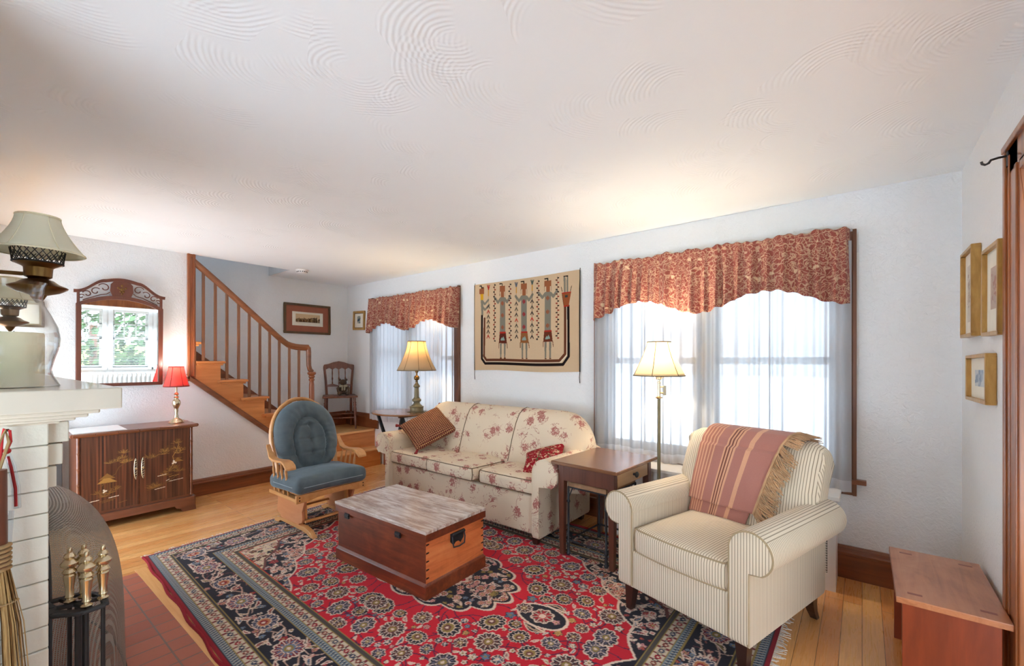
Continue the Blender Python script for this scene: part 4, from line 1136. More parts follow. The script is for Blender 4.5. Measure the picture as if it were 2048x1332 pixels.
# ------------------------------------------------------------------ shared shapes
def loft(m, secs, cap=True):
    n = len(secs[0]); o = len(m.v); P = [p for s in secs for p in s]; F = []
    for i in range(len(secs) - 1):
        for k in range(n):
            a = i * n + k; b = i * n + (k + 1) % n; F.append((a, b, b + n, a + n))
    if cap: F += [tuple(range(n - 1, -1, -1)), tuple((len(secs) - 1) * n + k for k in range(n))]
    m.add(P, F); return m
def roll_profile(xi, xo, z0, cx, cz, r, s=1, seg=14, end=-55):
    """arm section: straight inner face, rolled top that overhangs the outer face; s = side"""
    P = [(xi, z0), (xi, cz)]
    for k in range(seg + 1):
        a = R(180 + (end - 180) * k / seg); P.append((cx + r * math.cos(a), cz + r * math.sin(a)))
    P += [(xo, cz - r * .93), (xo, z0)]
    return [(s * x, z) for x, z in P]
def arm(m, prof, y0, y1, inset=.012, n=6):
    secs = []
    cx = sum(p[0] for p in prof) / len(prof); cz = sum(p[1] for p in prof) / len(prof)
    for y, k in ((y0, 1 - .06), (y0 + inset * .35, 1 - .02), (y0 + inset, 1), (y1 - inset, 1), (y1, 1 - .04)):
        secs.append([(cx + (x - cx) * k, y, cz + (z - cz) * k) for x, z in prof])
    return loft(m, secs)

# ------------------------------------------------------------------ sofa
SZ = .011
sofa = thing('sofa', 'cream three seat rolled arm sofa printed with red toile sprigs under the wall hanging', 'sofa', (-2.714, 2.96, SZ))
MB().rbox((0, .02, .203), (1.74, .72, .284), .018, 2, 4).build('base', M_TOILE, sofa)
for s in (-1, 1):
    m = MB(); pf = roll_profile(.848, .905, .06, .955, .53, .107, s)
    arm(m, pf, -.385, .37); m.build('arm', M_TOILE, sofa, angle=50)
    m = MB(); m.tube([(s * (.955 + .106 * math.cos(R(a))), -.383, .53 + .106 * math.sin(R(a))) for a in range(-60, 181, 12)] + [(s * .849, -.383, .4), (s * .849, -.383, .08)], .0035, 5)
    m.build('arm_welt', M_TOILE, sofa)
def sbz(x):
    t = max(0, abs(x) - .70) / .28; return .918 - .27 * (1 - math.sqrt(max(0, 1 - min(1, t) ** 2.2)))
secs = []
for k in range(41):
    a = k / 40 * 2 - 1; x = .98 * math.sin(a * PI / 2) ** 1 if abs(a) > .0 else 0; zt = sbz(x)
    q = (zt - .30) / .618; th = .6 + .4 * min(1, (1.0 - abs(x) / .98) * 8 + .0)
    pr = [(.00, .30), (.015, .47), (.03, .55), (.055, .68), (.09, .80), (.125, .87), (.165, .908), (.215, .918), (.27, .905), (.32, .865), (.345, .78), (.35, .5), (.35, .30)]
    bul = -.018 * math.cos(x / .98 * PI / 2)
    secs.append([(x * .985 + .055, (y - .2) * th + .2 + (bul if i < 6 else 0), .30 + (z - .30) * q) for i, (y, z) in enumerate(pr)])
loft(MB(), secs).build('back', M_TOILE, sofa, angle=60)
m = MB()
for x in (-.29, .31):
    q = (sbz(x) - .30) / .618; b = -.018 * math.cos(x / .98 * PI / 2)
    m.tube([(x + .12 * (.918 - z) * -.9 + .05, y + b - .001 if i < 5 else y - .001, .30 + (z - .30) * q + .001) for i, (y, z) in enumerate([(.015, .47), (.03, .55), (.055, .68), (.09, .80), (.125, .87), (.165, .909), (.215, .919), (.27, .906)])], .0035, 5)
m.build('back_seam', M_PIPING, sofa)
def puff(hx, hy, top=.022, side=.008):
    def f(p):
        u, v = p.x / hx, p.y / hy; k = max(0, 1 - u * u) * max(0, 1 - v * v)
        return (p.x, p.y - (side * (1 - u * u) if p.y < -hy * .9 else 0), p.z + (top * k if p.z > 0 else -.3 * top * k))
    return f
def piping(hx, hy, hz, r, side, w):
    m = MB(); k = r * .7071 + .0005
    for s in (1, -1):
        P = []
        n = 26
        for i in range(n + 1):
            u = i / n * 2 - 1; x = u * (hx - r + k)
            P.append((x, -(hy - r + k) - side * (1 - (x / hx) ** 2), s * (hz - r + k) + (0 if s > 0 else 0)))
        c0, c1 = hx - r + k, hy - r + k
        L = [(-c0, y, s * (hz - r + k)) for y in np.linspace(hy * .3, -c1 + .01, 8)]; Rr = [(c0, y, s * (hz - r + k)) for y in np.linspace(-c1 + .01, hy * .3, 8)]
        m.tube(L + P[1:-1] + Rr, w, 6)
    for sx in (-1, 1): m.tube([(sx * c0, -c1 + .004, (hz - r + k)), (sx * (c0 + .008), -c1 + .003, 0), (sx * c0, -c1 + .004, -(hz - r + k))], w, 6)
    return m
for i, x in enumerate((-.58, 0, .582)):
    y = -.035 - (.05 if i == 1 else 0); zz = .405 + (.014 if i == 1 else 0)
    c = MB().rbox((0, 0, 0), (.570, .66, .115), .035, 4, 10, fn=puff(.2875, .33)).build('seat_cushion', M_TOILE, sofa, loc=(x, y, zz), rot=(R(-1.5), 0, R((.5, -.8, .4)[i])), angle=60)
    m = piping(.285, .33, .0575, .035, .008, .0036)
    m.build('cushion_piping', M_PIPING, c)
for sx in (-1, 1):
    for y in (-.33, .32):
        MB().lathe([(0, 0), (.024, 0), (.036, .062), (0, .062)], 4, (sx * .85, y, 0), rot=PI / 4).build('foot', M_DARKLEG, sofa, smooth=False)

def set_axes(o, ex, ey, ez):
    o.rotation_euler = Matrix((ex, ey, ez)).transposed().to_euler()
def frame_of(e1, nrm):
    ex = Vector(e1).normalized(); ez = Vector(nrm).normalized(); ez = (ez - ex * ez.dot(ex)).normalized(); return ex, ez.cross(ex), ez
def pillow_mb(w, h, t, pinch=.06):
    m = MB(); n = 20
    for sg in (1, -1):
        def f(u, v, sg=sg):
            a, b = u * 2 - 1, v * 2 - 1
            k = (max(0, 1 - a ** 4) * max(0, 1 - b ** 4)) ** .42
            x = a * w / 2 * (1 - pinch * (1 - b * b) * 1.0 * abs(a)); y = b * h / 2 * (1 - pinch * (1 - a * a) * abs(b))
            return (x, y, sg * t / 2 * k * (.55 + .45 * (1 - a * a) * (1 - b * b)) )
        m.grid(n, n, f)
    m.uv = {}
    return m
def m_kilim():
    g = NG('woven_rust_gold_pillow'); v = g.obj()
    ch = g.vor(g.obj((1, 1, 0), (0, 0, R(45))), 66, 'F1', 0, .0); n = g.noise(v, 60, 2)
    dots = g.ramp(ch, [(.28, (1, 1, 1, 1)), (.36, (0, 0, 0, 1))])
    big = g.vor(g.obj((1, 1, 0)), 54, 'F1', 0, .0)
    c = g.mix(g.ramp(n, [(.4, (0, 0, 0, 1)), (.6, (1, 1, 1, 1))]), rgb(82, 38, 38), rgb(114, 56, 52))
    c = g.mix(dots, c, rgb(156, 106, 82))
    c = g.mix(g.ramp(big, [(.20, (1, 1, 1, 1)), (.27, (0, 0, 0, 1))]), c, rgb(208, 166, 112))
    g.pr(Base_Color=c, Roughness=.95, Specular_IOR_Level=.1); g.bump(g.math('ADD', dots, n), .3, .003); return g.m
M_KILIM = m_kilim()
pw = thing('throw_pillow', 'rust and gold woven pillow propped on the left arm of the sofa', 'pillow', (-3.354, 2.890, .690), 0, 'sofa pillows')
e1 = Vector((.179, .369, .18)); e2 = Vector((.3925, -.0966, -.193)); nz = e2.cross(e1)
set_axes(pw, *frame_of(e2, nz))
pillow_mb(.45, .45, .16).build('cover', M_KILIM, pw, angle=80)
M_TASSEL = plain('dark_red_tassel', rgb(132, 34, 36), .95, vary=.2)
for sx, sy in ((-1, -1), (1, -1), (1, 1), (-1, 1)):
    m = MB(); m.sphere((sx * .222, sy * .222, 0), .013, 10, 8); m.lathe([(.008, 0), (.014, .012), (.016, .03), (0, .03)], 10, (sx * .226, sy * .226, 0), axis=(sx, sy, 0)); m.build('corner_tassel', M_TASSEL, pw)
def m_redfloral():
    g = NG('red_floral_pillow'); v = g.obj()
    c = g.mix(g.math('GREATER_THAN', g.noise(v, 34, 3, .6, 1.2), .56), rgb(150, 34, 44), rgb(214, 178, 150))
    c = g.mix(g.math('GREATER_THAN', g.noise(g.obj(loc=(3, 1, 2)), 26, 3, .6, .8), .62), c, rgb(92, 92, 60))
    g.pr(Base_Color=c, Roughness=.95, Specular_IOR_Level=.1); return g.m
pr2 = thing('throw_pillow', 'small red floral pillow slumped against the right arm of the sofa', 'pillow', (-1.965, 2.87, .575), group='sofa pillows')
set_axes(pr2, *frame_of((.86, .30, .28), (-.25, -.55, .78)))
pillow_mb(.34, .28, .12).build('cover', m_redfloral(), pr2, angle=80)

# ------------------------------------------------------------------ armchair and throw
ac = thing('armchair', 'cream ticking striped armchair with rolled arms and dark tapered legs before the double window', 'armchair', (-.594, 2.515, 0), R(-16.2))
MB().rbox((0, -.01, .245), (.62, .74, .20), .012, 2, 4).build('base', M_TICK, ac)
for s in (-1, 1):
    m = MB(); pf = roll_profile(.262, .346, .148, .352, .548, .092, s, 16, -60)
    arm(m, pf, -.392, .40, .014); m.build('arm', M_TICK, ac, angle=50)
    m = MB(); m.tube([(s * .346, -.388, .16), (s * .346, -.388, .46)] + [(s * (.352 + .090 * math.cos(R(a))), -.388, .548 + .090 * math.sin(R(a))) for a in range(-58, 181, 10)] + [(s * .263, -.388, .40), (s * .263, -.388, .16)], .0045, 6)
    m.build('arm_welt', M_CORD, ac)
m = MB(); m.rbox((0, 0, 0), (.516, .60, .135), .035, 4, 10, fn=puff(.258, .30, .02, .02))
sc_ = m.build('seat_cushion', M_TICK, ac, loc=(0, -.085, .405), angle=60)
m = piping(.258, .30, .0675, .035, .02, .0042)
m.build('cushion_welt', M_CORD, sc_)
BP = [(.10, .30), (.135, .46), (.165, .56), (.205, .70), (.25, .82), (.285, .885), (.325, .918), (.375, .926), (.425, .91), (.45, .86), (.45, .62), (.43, .40), (.40, .20)]
def acz(x):
    t = max(0, abs(x) - .29) / .09; return .926 - .075 * (1 - math.sqrt(max(0, 1 - min(1, t) ** 2)))
secs = []
for k in range(33):
    a = k / 32 * 2 - 1; x0 = .378 * math.sin(a * PI / 2); q = (acz(x0) - .20) / .726; e = max(0, abs(x0) - .33) / .05
    secs.append([(x0 * (.84 if z < .6 else .84 + .16 * min(1, (z - .6) / .08)), y + (.03 * e if i < 6 else -.02 * e) - (.02 * math.cos(x0 / .378 * PI / 2) if 0 < i < 6 else 0), .20 + (z - .20) * q) for i, (y, z) in enumerate(BP)])
loft(MB(), secs).build('back', M_TICK, ac, angle=60)
for sx in (-1, 1):
    MB().add([(sx * .30 + dx * .028, -.335 + dy * .028, .152) for dx, dy in ((-1, -1), (1, -1), (1, 1), (-1, 1))] + [(sx * .305 + dx * .017, -.345 + dy * .017, .011) for dx, dy in ((-1, -1), (1, -1), (1, 1), (-1, 1))],
             [(0, 1, 2, 3), (7, 6, 5, 4), (0, 4, 5, 1), (1, 5, 6, 2), (2, 6, 7, 3), (3, 7, 4, 0)]).build('leg', M_DARKLEG, ac, smooth=False, bevel=.002)
    secs = [[(sx * .305 + dx * r, y + dy * r, z) for dx, dy in ((-1, -1), (1, -1), (1, 1), (-1, 1))] for z, y, r in ((.152, .315, .028), (.10, .325, .024), (.05, .35, .019), (.001, .385, .016))]
    loft(MB(), secs).build('leg', M_DARKLEG, ac, smooth=False, bevel=.002)

th = thing('throw_blanket', 'rose striped throw with tan yarn fringe draped over the armchair back', 'blanket', (-.594, 2.515, 0), R(-16.2))
def bpath(v, off):
    P = [(.132, .47), (.150, .53), (.182, .66), (.222, .78), (.262, .875), (.300, .925), (.345, .936), (.395, .936), (.440, .925), (.466, .88), (.470, .70)]
    P = [(y - off if i < 5 else y, z + (off if 4 <= i <= 8 else 0)) for i, (y, z) in enumerate(P)]
    L = [0]
    for (a, b), (c, d) in zip(P[:-1], P[1:]): L.append(L[-1] + math.hypot(c - a, d - b))
    t = v * L[-1]
    for i in range(len(P) - 1):
        if t <= L[i + 1] + 1e-9:
            k = (t - L[i]) / (L[i + 1] - L[i]); return P[i][0] + (P[i + 1][0] - P[i][0]) * k, P[i][1] + (P[i + 1][1] - P[i][1]) * k
    return P[-1]
def xl(v): return -.262 + .03 * min(1, v / .62)
def xr(v): return .105 + .125 * min(1, v / .62)
def throw_pt(u, v, off, v0=0.0):
    vv = v0 + v * (1 - v0); y, z = bpath(vv, off); x = xl(vv) + (xr(vv) - xl(vv)) * u
    y += -.020 * math.cos(min(1, abs(x) / .378) * PI / 2) * (1 if vv < .45 else 0) + .0025 * math.sin(u * 21 + vv * 6) * (vv < .6)
    return (x, y, z)
MB().grid(60, 70, lambda u, v: throw_pt(u, v, .021, .085)).build('blanket_fold', M_THROW, th, solid=.008, recalc=False)
MB().grid(40, 40, lambda u, v: (throw_pt(.03 + u * .90, v * .5, .011, .0))).build('under_fold', M_THROW, th, solid=.005, recalc=False)
m = MB(); r0 = random.Random(12)
for k in range(260):
    v = .085 + .70 * k / 259; y, z = bpath(v, .024); x = xr(v); y += -.02 * math.cos(min(1, abs(x) / .378) * PI / 2) * (1 if v < .45 else 0)
    l = r0.uniform(.055, .085); d = r0.uniform(.015, .055) if v < .5 else r0.uniform(-.01, .02)
    y2, z2 = bpath(max(.0, v - d / 1.0), .020); y3, z3 = bpath(max(.0, v - 1.7 * d), .016)
    c = -.02 if v < .45 else 0
    m.tube([(x, y, z), (x + l * .5, y2 + c * .8 - r0.uniform(0, .012), z2 + r0.uniform(-.004, .006)), (x + l + r0.uniform(-.01, .01), y3 + c * .75 - .004, z3)], .0024, 4)
fo = m.build('fringe', M_FRINGE, th); fo['kind'] = 'stuff'
m = MB(); m.tube([(lambda p: (p[0], p[1] - .004, p[2] + .002))(throw_pt(1.0, k / 40, .024, .085)) for k in range(41)], .006, 6); m.build('fringe_heading', M_FRINGE, th)

# ------------------------------------------------------------------ trunk
tk = thing('blanket_chest', 'old red pine blanket chest with worn lid paled by painted glare used as coffee table on the rug', 'chest', (-2.355, 1.862, SZ), R(1.6))
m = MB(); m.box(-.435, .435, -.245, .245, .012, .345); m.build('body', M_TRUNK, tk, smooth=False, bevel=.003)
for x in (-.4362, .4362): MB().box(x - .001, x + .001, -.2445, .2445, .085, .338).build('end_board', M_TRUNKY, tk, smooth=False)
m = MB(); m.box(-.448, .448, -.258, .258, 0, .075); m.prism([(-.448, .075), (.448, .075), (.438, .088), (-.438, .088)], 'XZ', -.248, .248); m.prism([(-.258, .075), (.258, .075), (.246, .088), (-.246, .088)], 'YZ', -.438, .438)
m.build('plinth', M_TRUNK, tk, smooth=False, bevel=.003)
m = MB()
for y0, y1 in ((-.262, -.172), (-.167, .112), (.117, .255)): m.box(-.452, .452, y0, y1, .368, .388)
ld = m.build('lid', M_TRUNKTOP, tk, smooth=False, bevel=.003)
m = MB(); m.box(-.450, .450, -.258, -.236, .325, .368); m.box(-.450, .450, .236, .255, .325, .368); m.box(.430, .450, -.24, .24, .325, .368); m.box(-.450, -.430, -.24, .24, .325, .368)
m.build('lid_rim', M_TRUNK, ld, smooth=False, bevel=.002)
m = MB(); m.box(-.44, .44, -.25, .25, .35, .369); m.build('lid_core', M_CRACK, ld, smooth=False)
for x in (-.31, .21):
    m = MB(); m.box(x - .022, x + .022, -.266, -.256, .30, .332); m.tube([(x - .022, -.265, .318), (x + .022, -.265, .318)], .005, 8); m.build('hinge', M_BLACK, tk, smooth=False)
m = MB()
for s in (-1, 1):
    for k in range(5):
        z = .11 + .047 * k; m.add([(.4375, s * .2446, z), (.4378, s * .2446, z + .012), (.4378, s * .222, z + .009), (.4378, s * .222, z + .003)], [(0, 1, 2, 3)])
m.build('dovetails', M_CRACK, tk, smooth=False)
m = MB(); m.prism([(-.052, .298), (.052, .298), (.055, .31), (.055, .26), (.03, .235), (.012, .25), (-.012, .25), (-.03, .235), (-.055, .26), (-.055, .31)], 'YZ', .437, .441)
m.tube([(.448, -.055, .302), (.448, .055, .302)], .010, 10)
m.build('handle_plate', M_BLACK, tk, smooth=True)
MB().tube([(.449, -.050, .30), (.456, -.053, .27), (.458, -.046, .232), (.459, 0, .226), (.458, .046, .232), (.456, .053, .27), (.449, .050, .30)], .0045, 8).build('bail_handle', M_IRON, tk)

# ------------------------------------------------------------------ glider rocker
gl = thing('glider_chair', 'honey maple glider rocking chair with slate blue velvet cushions beside the stairs', 'glider chair', (-3.555, 1.875, SZ))
for s in (-1, 1):
    y0, y1 = (s * .205 - .011, s * .205 + .011)
    pts = [(-.25, .262), (-.262, .22), (-.275, .09), (-.26, .075), (-.225, .07), (-.195, .045), (-.15, .05), (-.10, .032), (-.06, .02), (.06, .02), (.09, .03), (.10, .06), (.145, .075), (.155, .10), (.150, .16), (.185, .24), (.188, .262)]
    MB().prism(pts, 'XZ', y0, y1).build('side_panel', M_MAPLEZ, gl, smooth=False, bevel=.003)
    f = [(-.31, 0), (-.31, .02), (-.24, .045), (-.12, .052), (.08, .052), (.19, .062), (.27, .045), (.325, .012), (.335, .0), (.29, 0), (.23, .018), (.15, .024), (-.2, .024), (-.25, 0)]
    MB().prism(f, 'XZ', s * .205 - .019, s * .205 + .019).build('runner', M_MAPLE, gl, smooth=False, bevel=.003)
    MB().prism([(.10, .25), (.135, .25), (.15, .10), (.12, .085), (.095, .13)], 'XZ', s * .18 - .009, s * .18 + .009).build('swing_link', M_MAPLE, gl, smooth=False, bevel=.002)
for x, z in ((.17, .085), (.05, .045), (-.2, .1)): MB().tube([(x, -.2, z), (x, .2, z)], .011, 8).build('stretcher', M_MAPLE, gl)
m = MB(); m.box(-.25, .215, -.292, -.245, .262, .290); m.box(-.25, .215, .245, .292, .262, .290); m.box(-.25, -.21, -.25, .25, .262, .30)
m.build('seat_frame', M_MAPLE, gl, smooth=False, bevel=.004)
ap = [(-.296, .318), (.296, .318), (.296, .262), (.20, .258), (.12, .275), (-.12, .275), (-.20, .258), (-.296, .255)]
MB().prism(ap, 'YZ', .205, .227).build('front_apron', M_MAPLE, gl, smooth=False, bevel=.003)
m = MB()
for y in (-.27, .27):
    for z in (.278, .300): m.lathe([(0, 0), (.006, 0), (0, .003)], 8, (.227, y, z), axis=(1, 0, 0))
m.build('screw_plugs', M_CRACK, gl)
sc2 = MB().rbox((0, 0, 0), (.50, .605, .125), .05, 5, 12, fn=lambda p: (p.x, p.y, p.z + (.03 * max(0, 1 - (p.x / .25) ** 2) * max(0, 1 - (p.y / .3) ** 2) - (.006 * math.exp(-((p.x + .02) / .12) ** 2) if p.z > 0 else 0)))).build('seat_cushion', M_VELVET, gl, loc=(.005, .0, .372), rot=(0, R(-2), 0), angle=70)
m = MB(); m.tube([(-.15, -.303, -.0), (.16, -.304, -.004), (.236, -.282, -.006), (.2525, -.24, -.005), (.2525, -.12, -.004), (.2525, 0, -.002), (.2525, .12, -.004), (.2525, .24, -.005), (.236, .282, -.006), (.16, .304, -.004), (-.15, .303, .0)], .003, 5)
m.build('cushion_piping', plain('pale_piping', rgb(150, 164, 172), .7), sc2)
# reclined back: origin at the seat, t runs up the back
def bk(y, t, d=0.0):   # d forward of the back plane
    x0, z0, a = -.165, .37, R(17); return (x0 - t * math.sin(a) + d * math.cos(a), y, z0 + t * math.cos(a) + d * math.sin(a))
def hoop(t):
    T = .66
    return .272 * (max(0, 1 - max(0, (t - .30) / (T - .30)) ** 2.1)) ** .5 * (1 - .10 * max(0, (.3 - t) / .3))
hp = [bk(-hoop(t), t) for t in np.linspace(-.08, .64, 16)] + [bk(-hoop(t), t) for t in (.65, .656, .659)] + [bk(hoop(t), t) for t in (.659, .656, .65)] + [bk(hoop(t), t) for t in np.linspace(.64, -.08, 16)]
m = MB(); m.tube(hp, .017, 8); m.tube([Vector(p) + Vector((.012, 0, .004)) for p in hp], .013, 8)
m.build('back_bow', M_MAPLE, gl)
for k in range(7):
    y = -.195 + .065 * k; tt = [t for t in np.linspace(.3, .66, 60) if hoop(t) >= abs(y)][-1]
    MB().tube([bk(y * .85, -.06, -.004), bk(y, tt, -.004)], .0065, 6).build('back_spindle', M_MAPLE, gl)
MB().box(-.205, -.165, -.25, .25, .285, .325).build('back_rail', M_MAPLE, gl, smooth=False, bevel=.004)
# tufted back cushion
def cush_out(th):
    c, s_ = math.cos(th), math.sin(th); e = 2.6 if s_ < 0 else 2.15
    return 1 / ((abs(c) / .268) ** e + (abs(s_) / (.30 if s_ > 0 else .31)) ** e) ** (1 / e)
TUFT = [(0, .10), (0, -.015), (-.0, -.13)]
def cush(u, v, side):
    th, rho = 2 * PI * u, v; r = cush_out(th) * rho; y = r * math.cos(th); t = .33 + r * math.sin(th)
    # inner panel: arch that widens below
    yi, ti = y, t - .30; ri = math.hypot(yi / .135, (ti + .02) / (.19 if ti > -.02 else .27))
    if side > 0:
        d = .085 * max(0, 1 - rho ** 3.4) ** .5 + .004
        d -= .026 * math.exp(-((ri - 1) / .13) ** 2) * min(1, (1 - rho) * 8)
        d += (.012 if ri < 1 else .010 * math.sin(min(1, max(0, (ri - 1) / .9)) * PI))
        if ri < 1.05:
            for a, b in TUFT: d -= .022 * math.exp(-((yi - a) ** 2 + (ti - b) ** 2) / .0006) + .007 * math.exp(-((ti - b) / .011) ** 2) * (abs(yi) < .13) 
            d -= .006 * math.exp(-(yi / .012) ** 2) * (-.16 < ti < .12)
        d += .0045 * math.sin(th * 19 + 3 * math.sin(th * 3)) * math.exp(-((ri - 1.35) / .3) ** 2)
        if t < .22: d -= .012 * math.exp(-((t - .17) / .016) ** 2) * (abs(y) > .12)
    else: d = -.035 * max(0, 1 - rho ** 4) ** .5
    return bk(y, t, .045 + d)
m = MB(); m.grid(120, 44, lambda u, v: cush(u, .001 + .999 * v, 1)); m.grid(60, 8, lambda u, v: cush(u, .001 + .999 * v, -1)); m.uv = {}
m.build('back_cushion', M_VELVET, gl, angle=80)
BEAD = [(.0, 0), (.007, 0), (.010, .02), (.006, .035)]
for k in range(7): BEAD += [(.0105, .043 + .014 * k), (.0105, .047 + .014 * k), (.0075, .050 + .014 * k)]
BEAD += [(.010, .155), (.011, .18), (.007, .21), (.006, .245), (0, .245)]
for s in (-1, 1):
    P = [(-.235, .650), (-.20, .600), (-.16, .560), (-.10, .548), (-.02, .553), (.06, .560), (.11, .552), (.145, .530), (.165, .512)]
    wd = [.016, .020, .026, .03, .032, .036, .040, .042, .038]
    secs = [[(x, s * .305 + dy * w, z + dz) for dy, dz in ((-1, -.009), (1, -.009), (1, .009), (-1, .009))] for (x, z), w in zip(P, wd)]
    loft(MB(), secs).build('armrest', M_MAPLE, gl, angle=45, bevel=.004)
    for k in range(4):
        x = -.145 + .066 * k; a = Vector((x - .03 + .012 * k, s * .275, .288)); b = Vector((x, s * .303, .545))
        MB().lathe(BEAD, 10, tuple(a), axis=(b - a)).build('arm_spindle', M_MAPLE, gl, angle=60)

# ------------------------------------------------------------------ end table with a small iron table under it
et = thing('end_table', 'dark walnut end table with one drawer between the sofa and armchair', 'end table', (-1.423, 2.855, SZ), R(-3))
MB().box(-.252, .252, -.312, .312, .625, .648).build('table_top', M_ENDTOP, et, smooth=False, bevel=.005)
m = MB(); m.box(-.212, .212, -.272, -.252, .515, .625); m.box(-.212, .212, .252, .272, .515, .625); m.box(-.212, -.192, -.26, .26, .515, .625); m.box(.18, .196, -.26, .26, .515, .625)
m.build('apron', M_ENDWOOD, et, smooth=False, bevel=.002)
dr = MB().box(.194, .212, -.222, .222, .524, .616).build('drawer', M_DRAWER, et, smooth=False, bevel=.002)
MB().lathe([(.008, 0), (.008, .012), (.019, .02), (.021, .027), (.014, .034), (0, .036)], 16, (.212, 0, .572), axis=(1, 0, 0)).build('drawer_knob', M_BLACK, dr)
for sx in (-1, 1):
    for sy in (-1, 1):
        x, y = sx * .192, sy * .252
        loft(MB(), [[(x + a * r, y + b * r, z) for a, b in ((-1, -1), (1, -1), (1, 1), (-1, 1))] for z, r in ((0, .016), (.45, .022), (.625, .022))]).build('leg', M_ENDWOOD, et, smooth=False, bevel=.002)
nt = thing('iron_stool', 'small iron framed table with woven top tucked under the walnut end table', 'side table', (-1.428, 2.815, SZ), R(-4))
MB().rbox((0, 0, .488), (.30, .41, .034), .008, 2, 3).build('woven_top', M_WICKER, nt)
m = MB()
for z, r in ((.468, .007), (.10, .007)):
    q = [(-.148, -.20, z), (.148, -.20, z), (.148, .20, z), (-.148, .20, z)]
    for a, b in zip(q, q[1:] + q[:1]): m.tube([a, b], r, 6)
m.build('frame_rails', M_IRON, nt)
for sx in (-1, 1):
    for sy in (-1, 1):
        m = MB(); m.lathe([(0, 0), (.012, 0), (.016, .012), (.010, .025), (.009, .08), (.014, .086), (.014, .092), (.0075, .10), (.0075, .36), (.012, .366), (.012, .372), (.0075, .38), (.0075, .47), (0, .47)], 10, (sx * .148, sy * .20, 0))
        m.build('leg', M_IRON, nt)
        m = MB(); m.tube([(sx * .148, sy * .2, .39), (sx * .142, sy * .17, .44), (sx * .146, sy * .14, .468)], .004, 5); m.build('corner_brace', M_IRON, nt)

# ------------------------------------------------------------------ floor lamp
def shade_part(root, z0, z1, r0, r1, mat, ribs, trim, p=1.6, seg=48, rot=0.0, z_off=0):
    pr = [(r1 + (r0 - r1) * (1 - k / 12) ** p, z0 + (z1 - z0) * k / 12) for k in range(13)]
    sh = MB().lathe_open(pr, seg).build('lamp_shade', mat, root, solid=.0014)
    m = MB()
    for k in range(ribs):
        t = 2 * PI * k / ribs + rot; m.tube([(r * 1.008 * math.cos(t), r * 1.008 * math.sin(t), z) for r, z in pr], .0024, 5)
    for r, z in (pr[0], pr[-1]): m.tube([(r * math.cos(t), r * math.sin(t), z) for t in np.linspace(0, 2 * PI, 48, endpoint=False)], .0038, 5, True)
    m.build('shade_trim', trim, sh)
    m = MB()
    for k in range(3): a = 2 * PI * k / 3; m.tube([(0, 0, z1 - .012), (r1 * math.cos(a), r1 * math.sin(a), z1 - .004)], .0018, 5)
    m.build('shade_spider', M_OLDBRASS, sh)
    return sh
def lamp_bulb(root, z, power, col, r=.03, size=.03):
    MB().sphere((0, 0, z), (r, r, r * 1.25), 14, 10).build('bulb', M_BULB, root)
    l = bpy.data.lights.new('lamp_glow', 'POINT'); l.energy = power; l.color = col; l.shadow_soft_size = size
    o = bpy.data.objects.new('lamp_glow', l); COL.objects.link(o); o.parent = root; o.location = (0, 0, z + .055)
M_TRIMBR = plain('brown_shade_trim', rgb(116, 98, 72), .85)
fl = thing('floor_lamp', 'brass floor lamp with lit cream bell shade standing before the double window', 'floor lamp', (-1.12, 3.07, 0))
m = MB(); m.lathe([(0, 0), (.13, 0), (.135, .012), (.10, .03), (.03, .045), (.016, .07), (0, .07)], 28); m.build('base', M_OLDBRASS, fl)
MB().lathe([(.0115, .06), (.0115, 1.085), (.0, 1.085)], 14).build('pole', M_PEWTER, fl)
m = MB(); m.lathe([(0, 1.08), (.022, 1.085), (.026, 1.094), (.012, 1.10), (.010, 1.19), (.013, 1.192), (.013, 1.20), (.009, 1.203), (.009, 1.215), (0, 1.215)], 16)
m.tube([(0, 0, 1.165), (.035, .01, 1.168)], .006, 8); m.tube([(0, 0, 1.125), (.035, .01, 1.122)], .006, 8); m.box(.03, .046, .002, .018, 1.108, 1.176)
m.tube([(-.006, 0, 1.215), (-.034, 0, 1.235), (-.034, 0, 1.36), (0, 0, 1.465), (.034, 0, 1.36), (.034, 0, 1.235), (.006, 0, 1.215)], .0028, 6)
m.lathe([(0, 1.215), (.02, 1.218), (.018, 1.25), (0, 1.25)], 14)
m.build('swing_arm_socket', M_BRASS, fl)
shade_part(fl, 1.246, 1.482, .174, .078, M_SHADE_CREAM, 6, M_TRIMBR, 1.25, 48, .62)
lamp_bulb(fl, 1.37, 9.0, (1, .86, .66))

# ------------------------------------------------------------------ oval folding table with the brass table lamp
rt = thing('folding_table', 'oval folding table with polished top in the corner left of the sofa', 'side table', (-3.985, 3.03, 0))
m = MB(); m.lathe([(0, 0), (.97, 0), (1.0, .008), (.985, .018), (.93, .02), (0, .02)], 48, (0, 0, .77), sq=(.36, .28)); m.build('table_top', M_ENDTOP, rt)
for s in (-1, 1):
    m = MB(); m.bar((.24, s * .15, 0.0), (-.20, s * .15, .765), .018, .035, up=(0, 1, 0)); m.build('leg', M_IRON, rt, smooth=False, bevel=.002)
    m = MB(); m.bar((.02, s * .13, 0.0), (.20, s * .13, .765), .018, .035, up=(0, 1, 0)); m.build('leg', M_IRON, rt, smooth=False, bevel=.002)
m = MB()
for x in (-.2, .2): m.box(x - .012, x + .012, -.17, .17, .748, .77)
m.build('top_cleats', M_ENDWOOD, rt, smooth=False)
tl = thing('table_lamp', 'tall weathered brass column lamp with lit tan bell shade on the oval table', 'table lamp', (-3.79, 3.10, .79))
OC = 8
m = MB(); m.box(-.072, .072, -.072, .072, 0, .008)
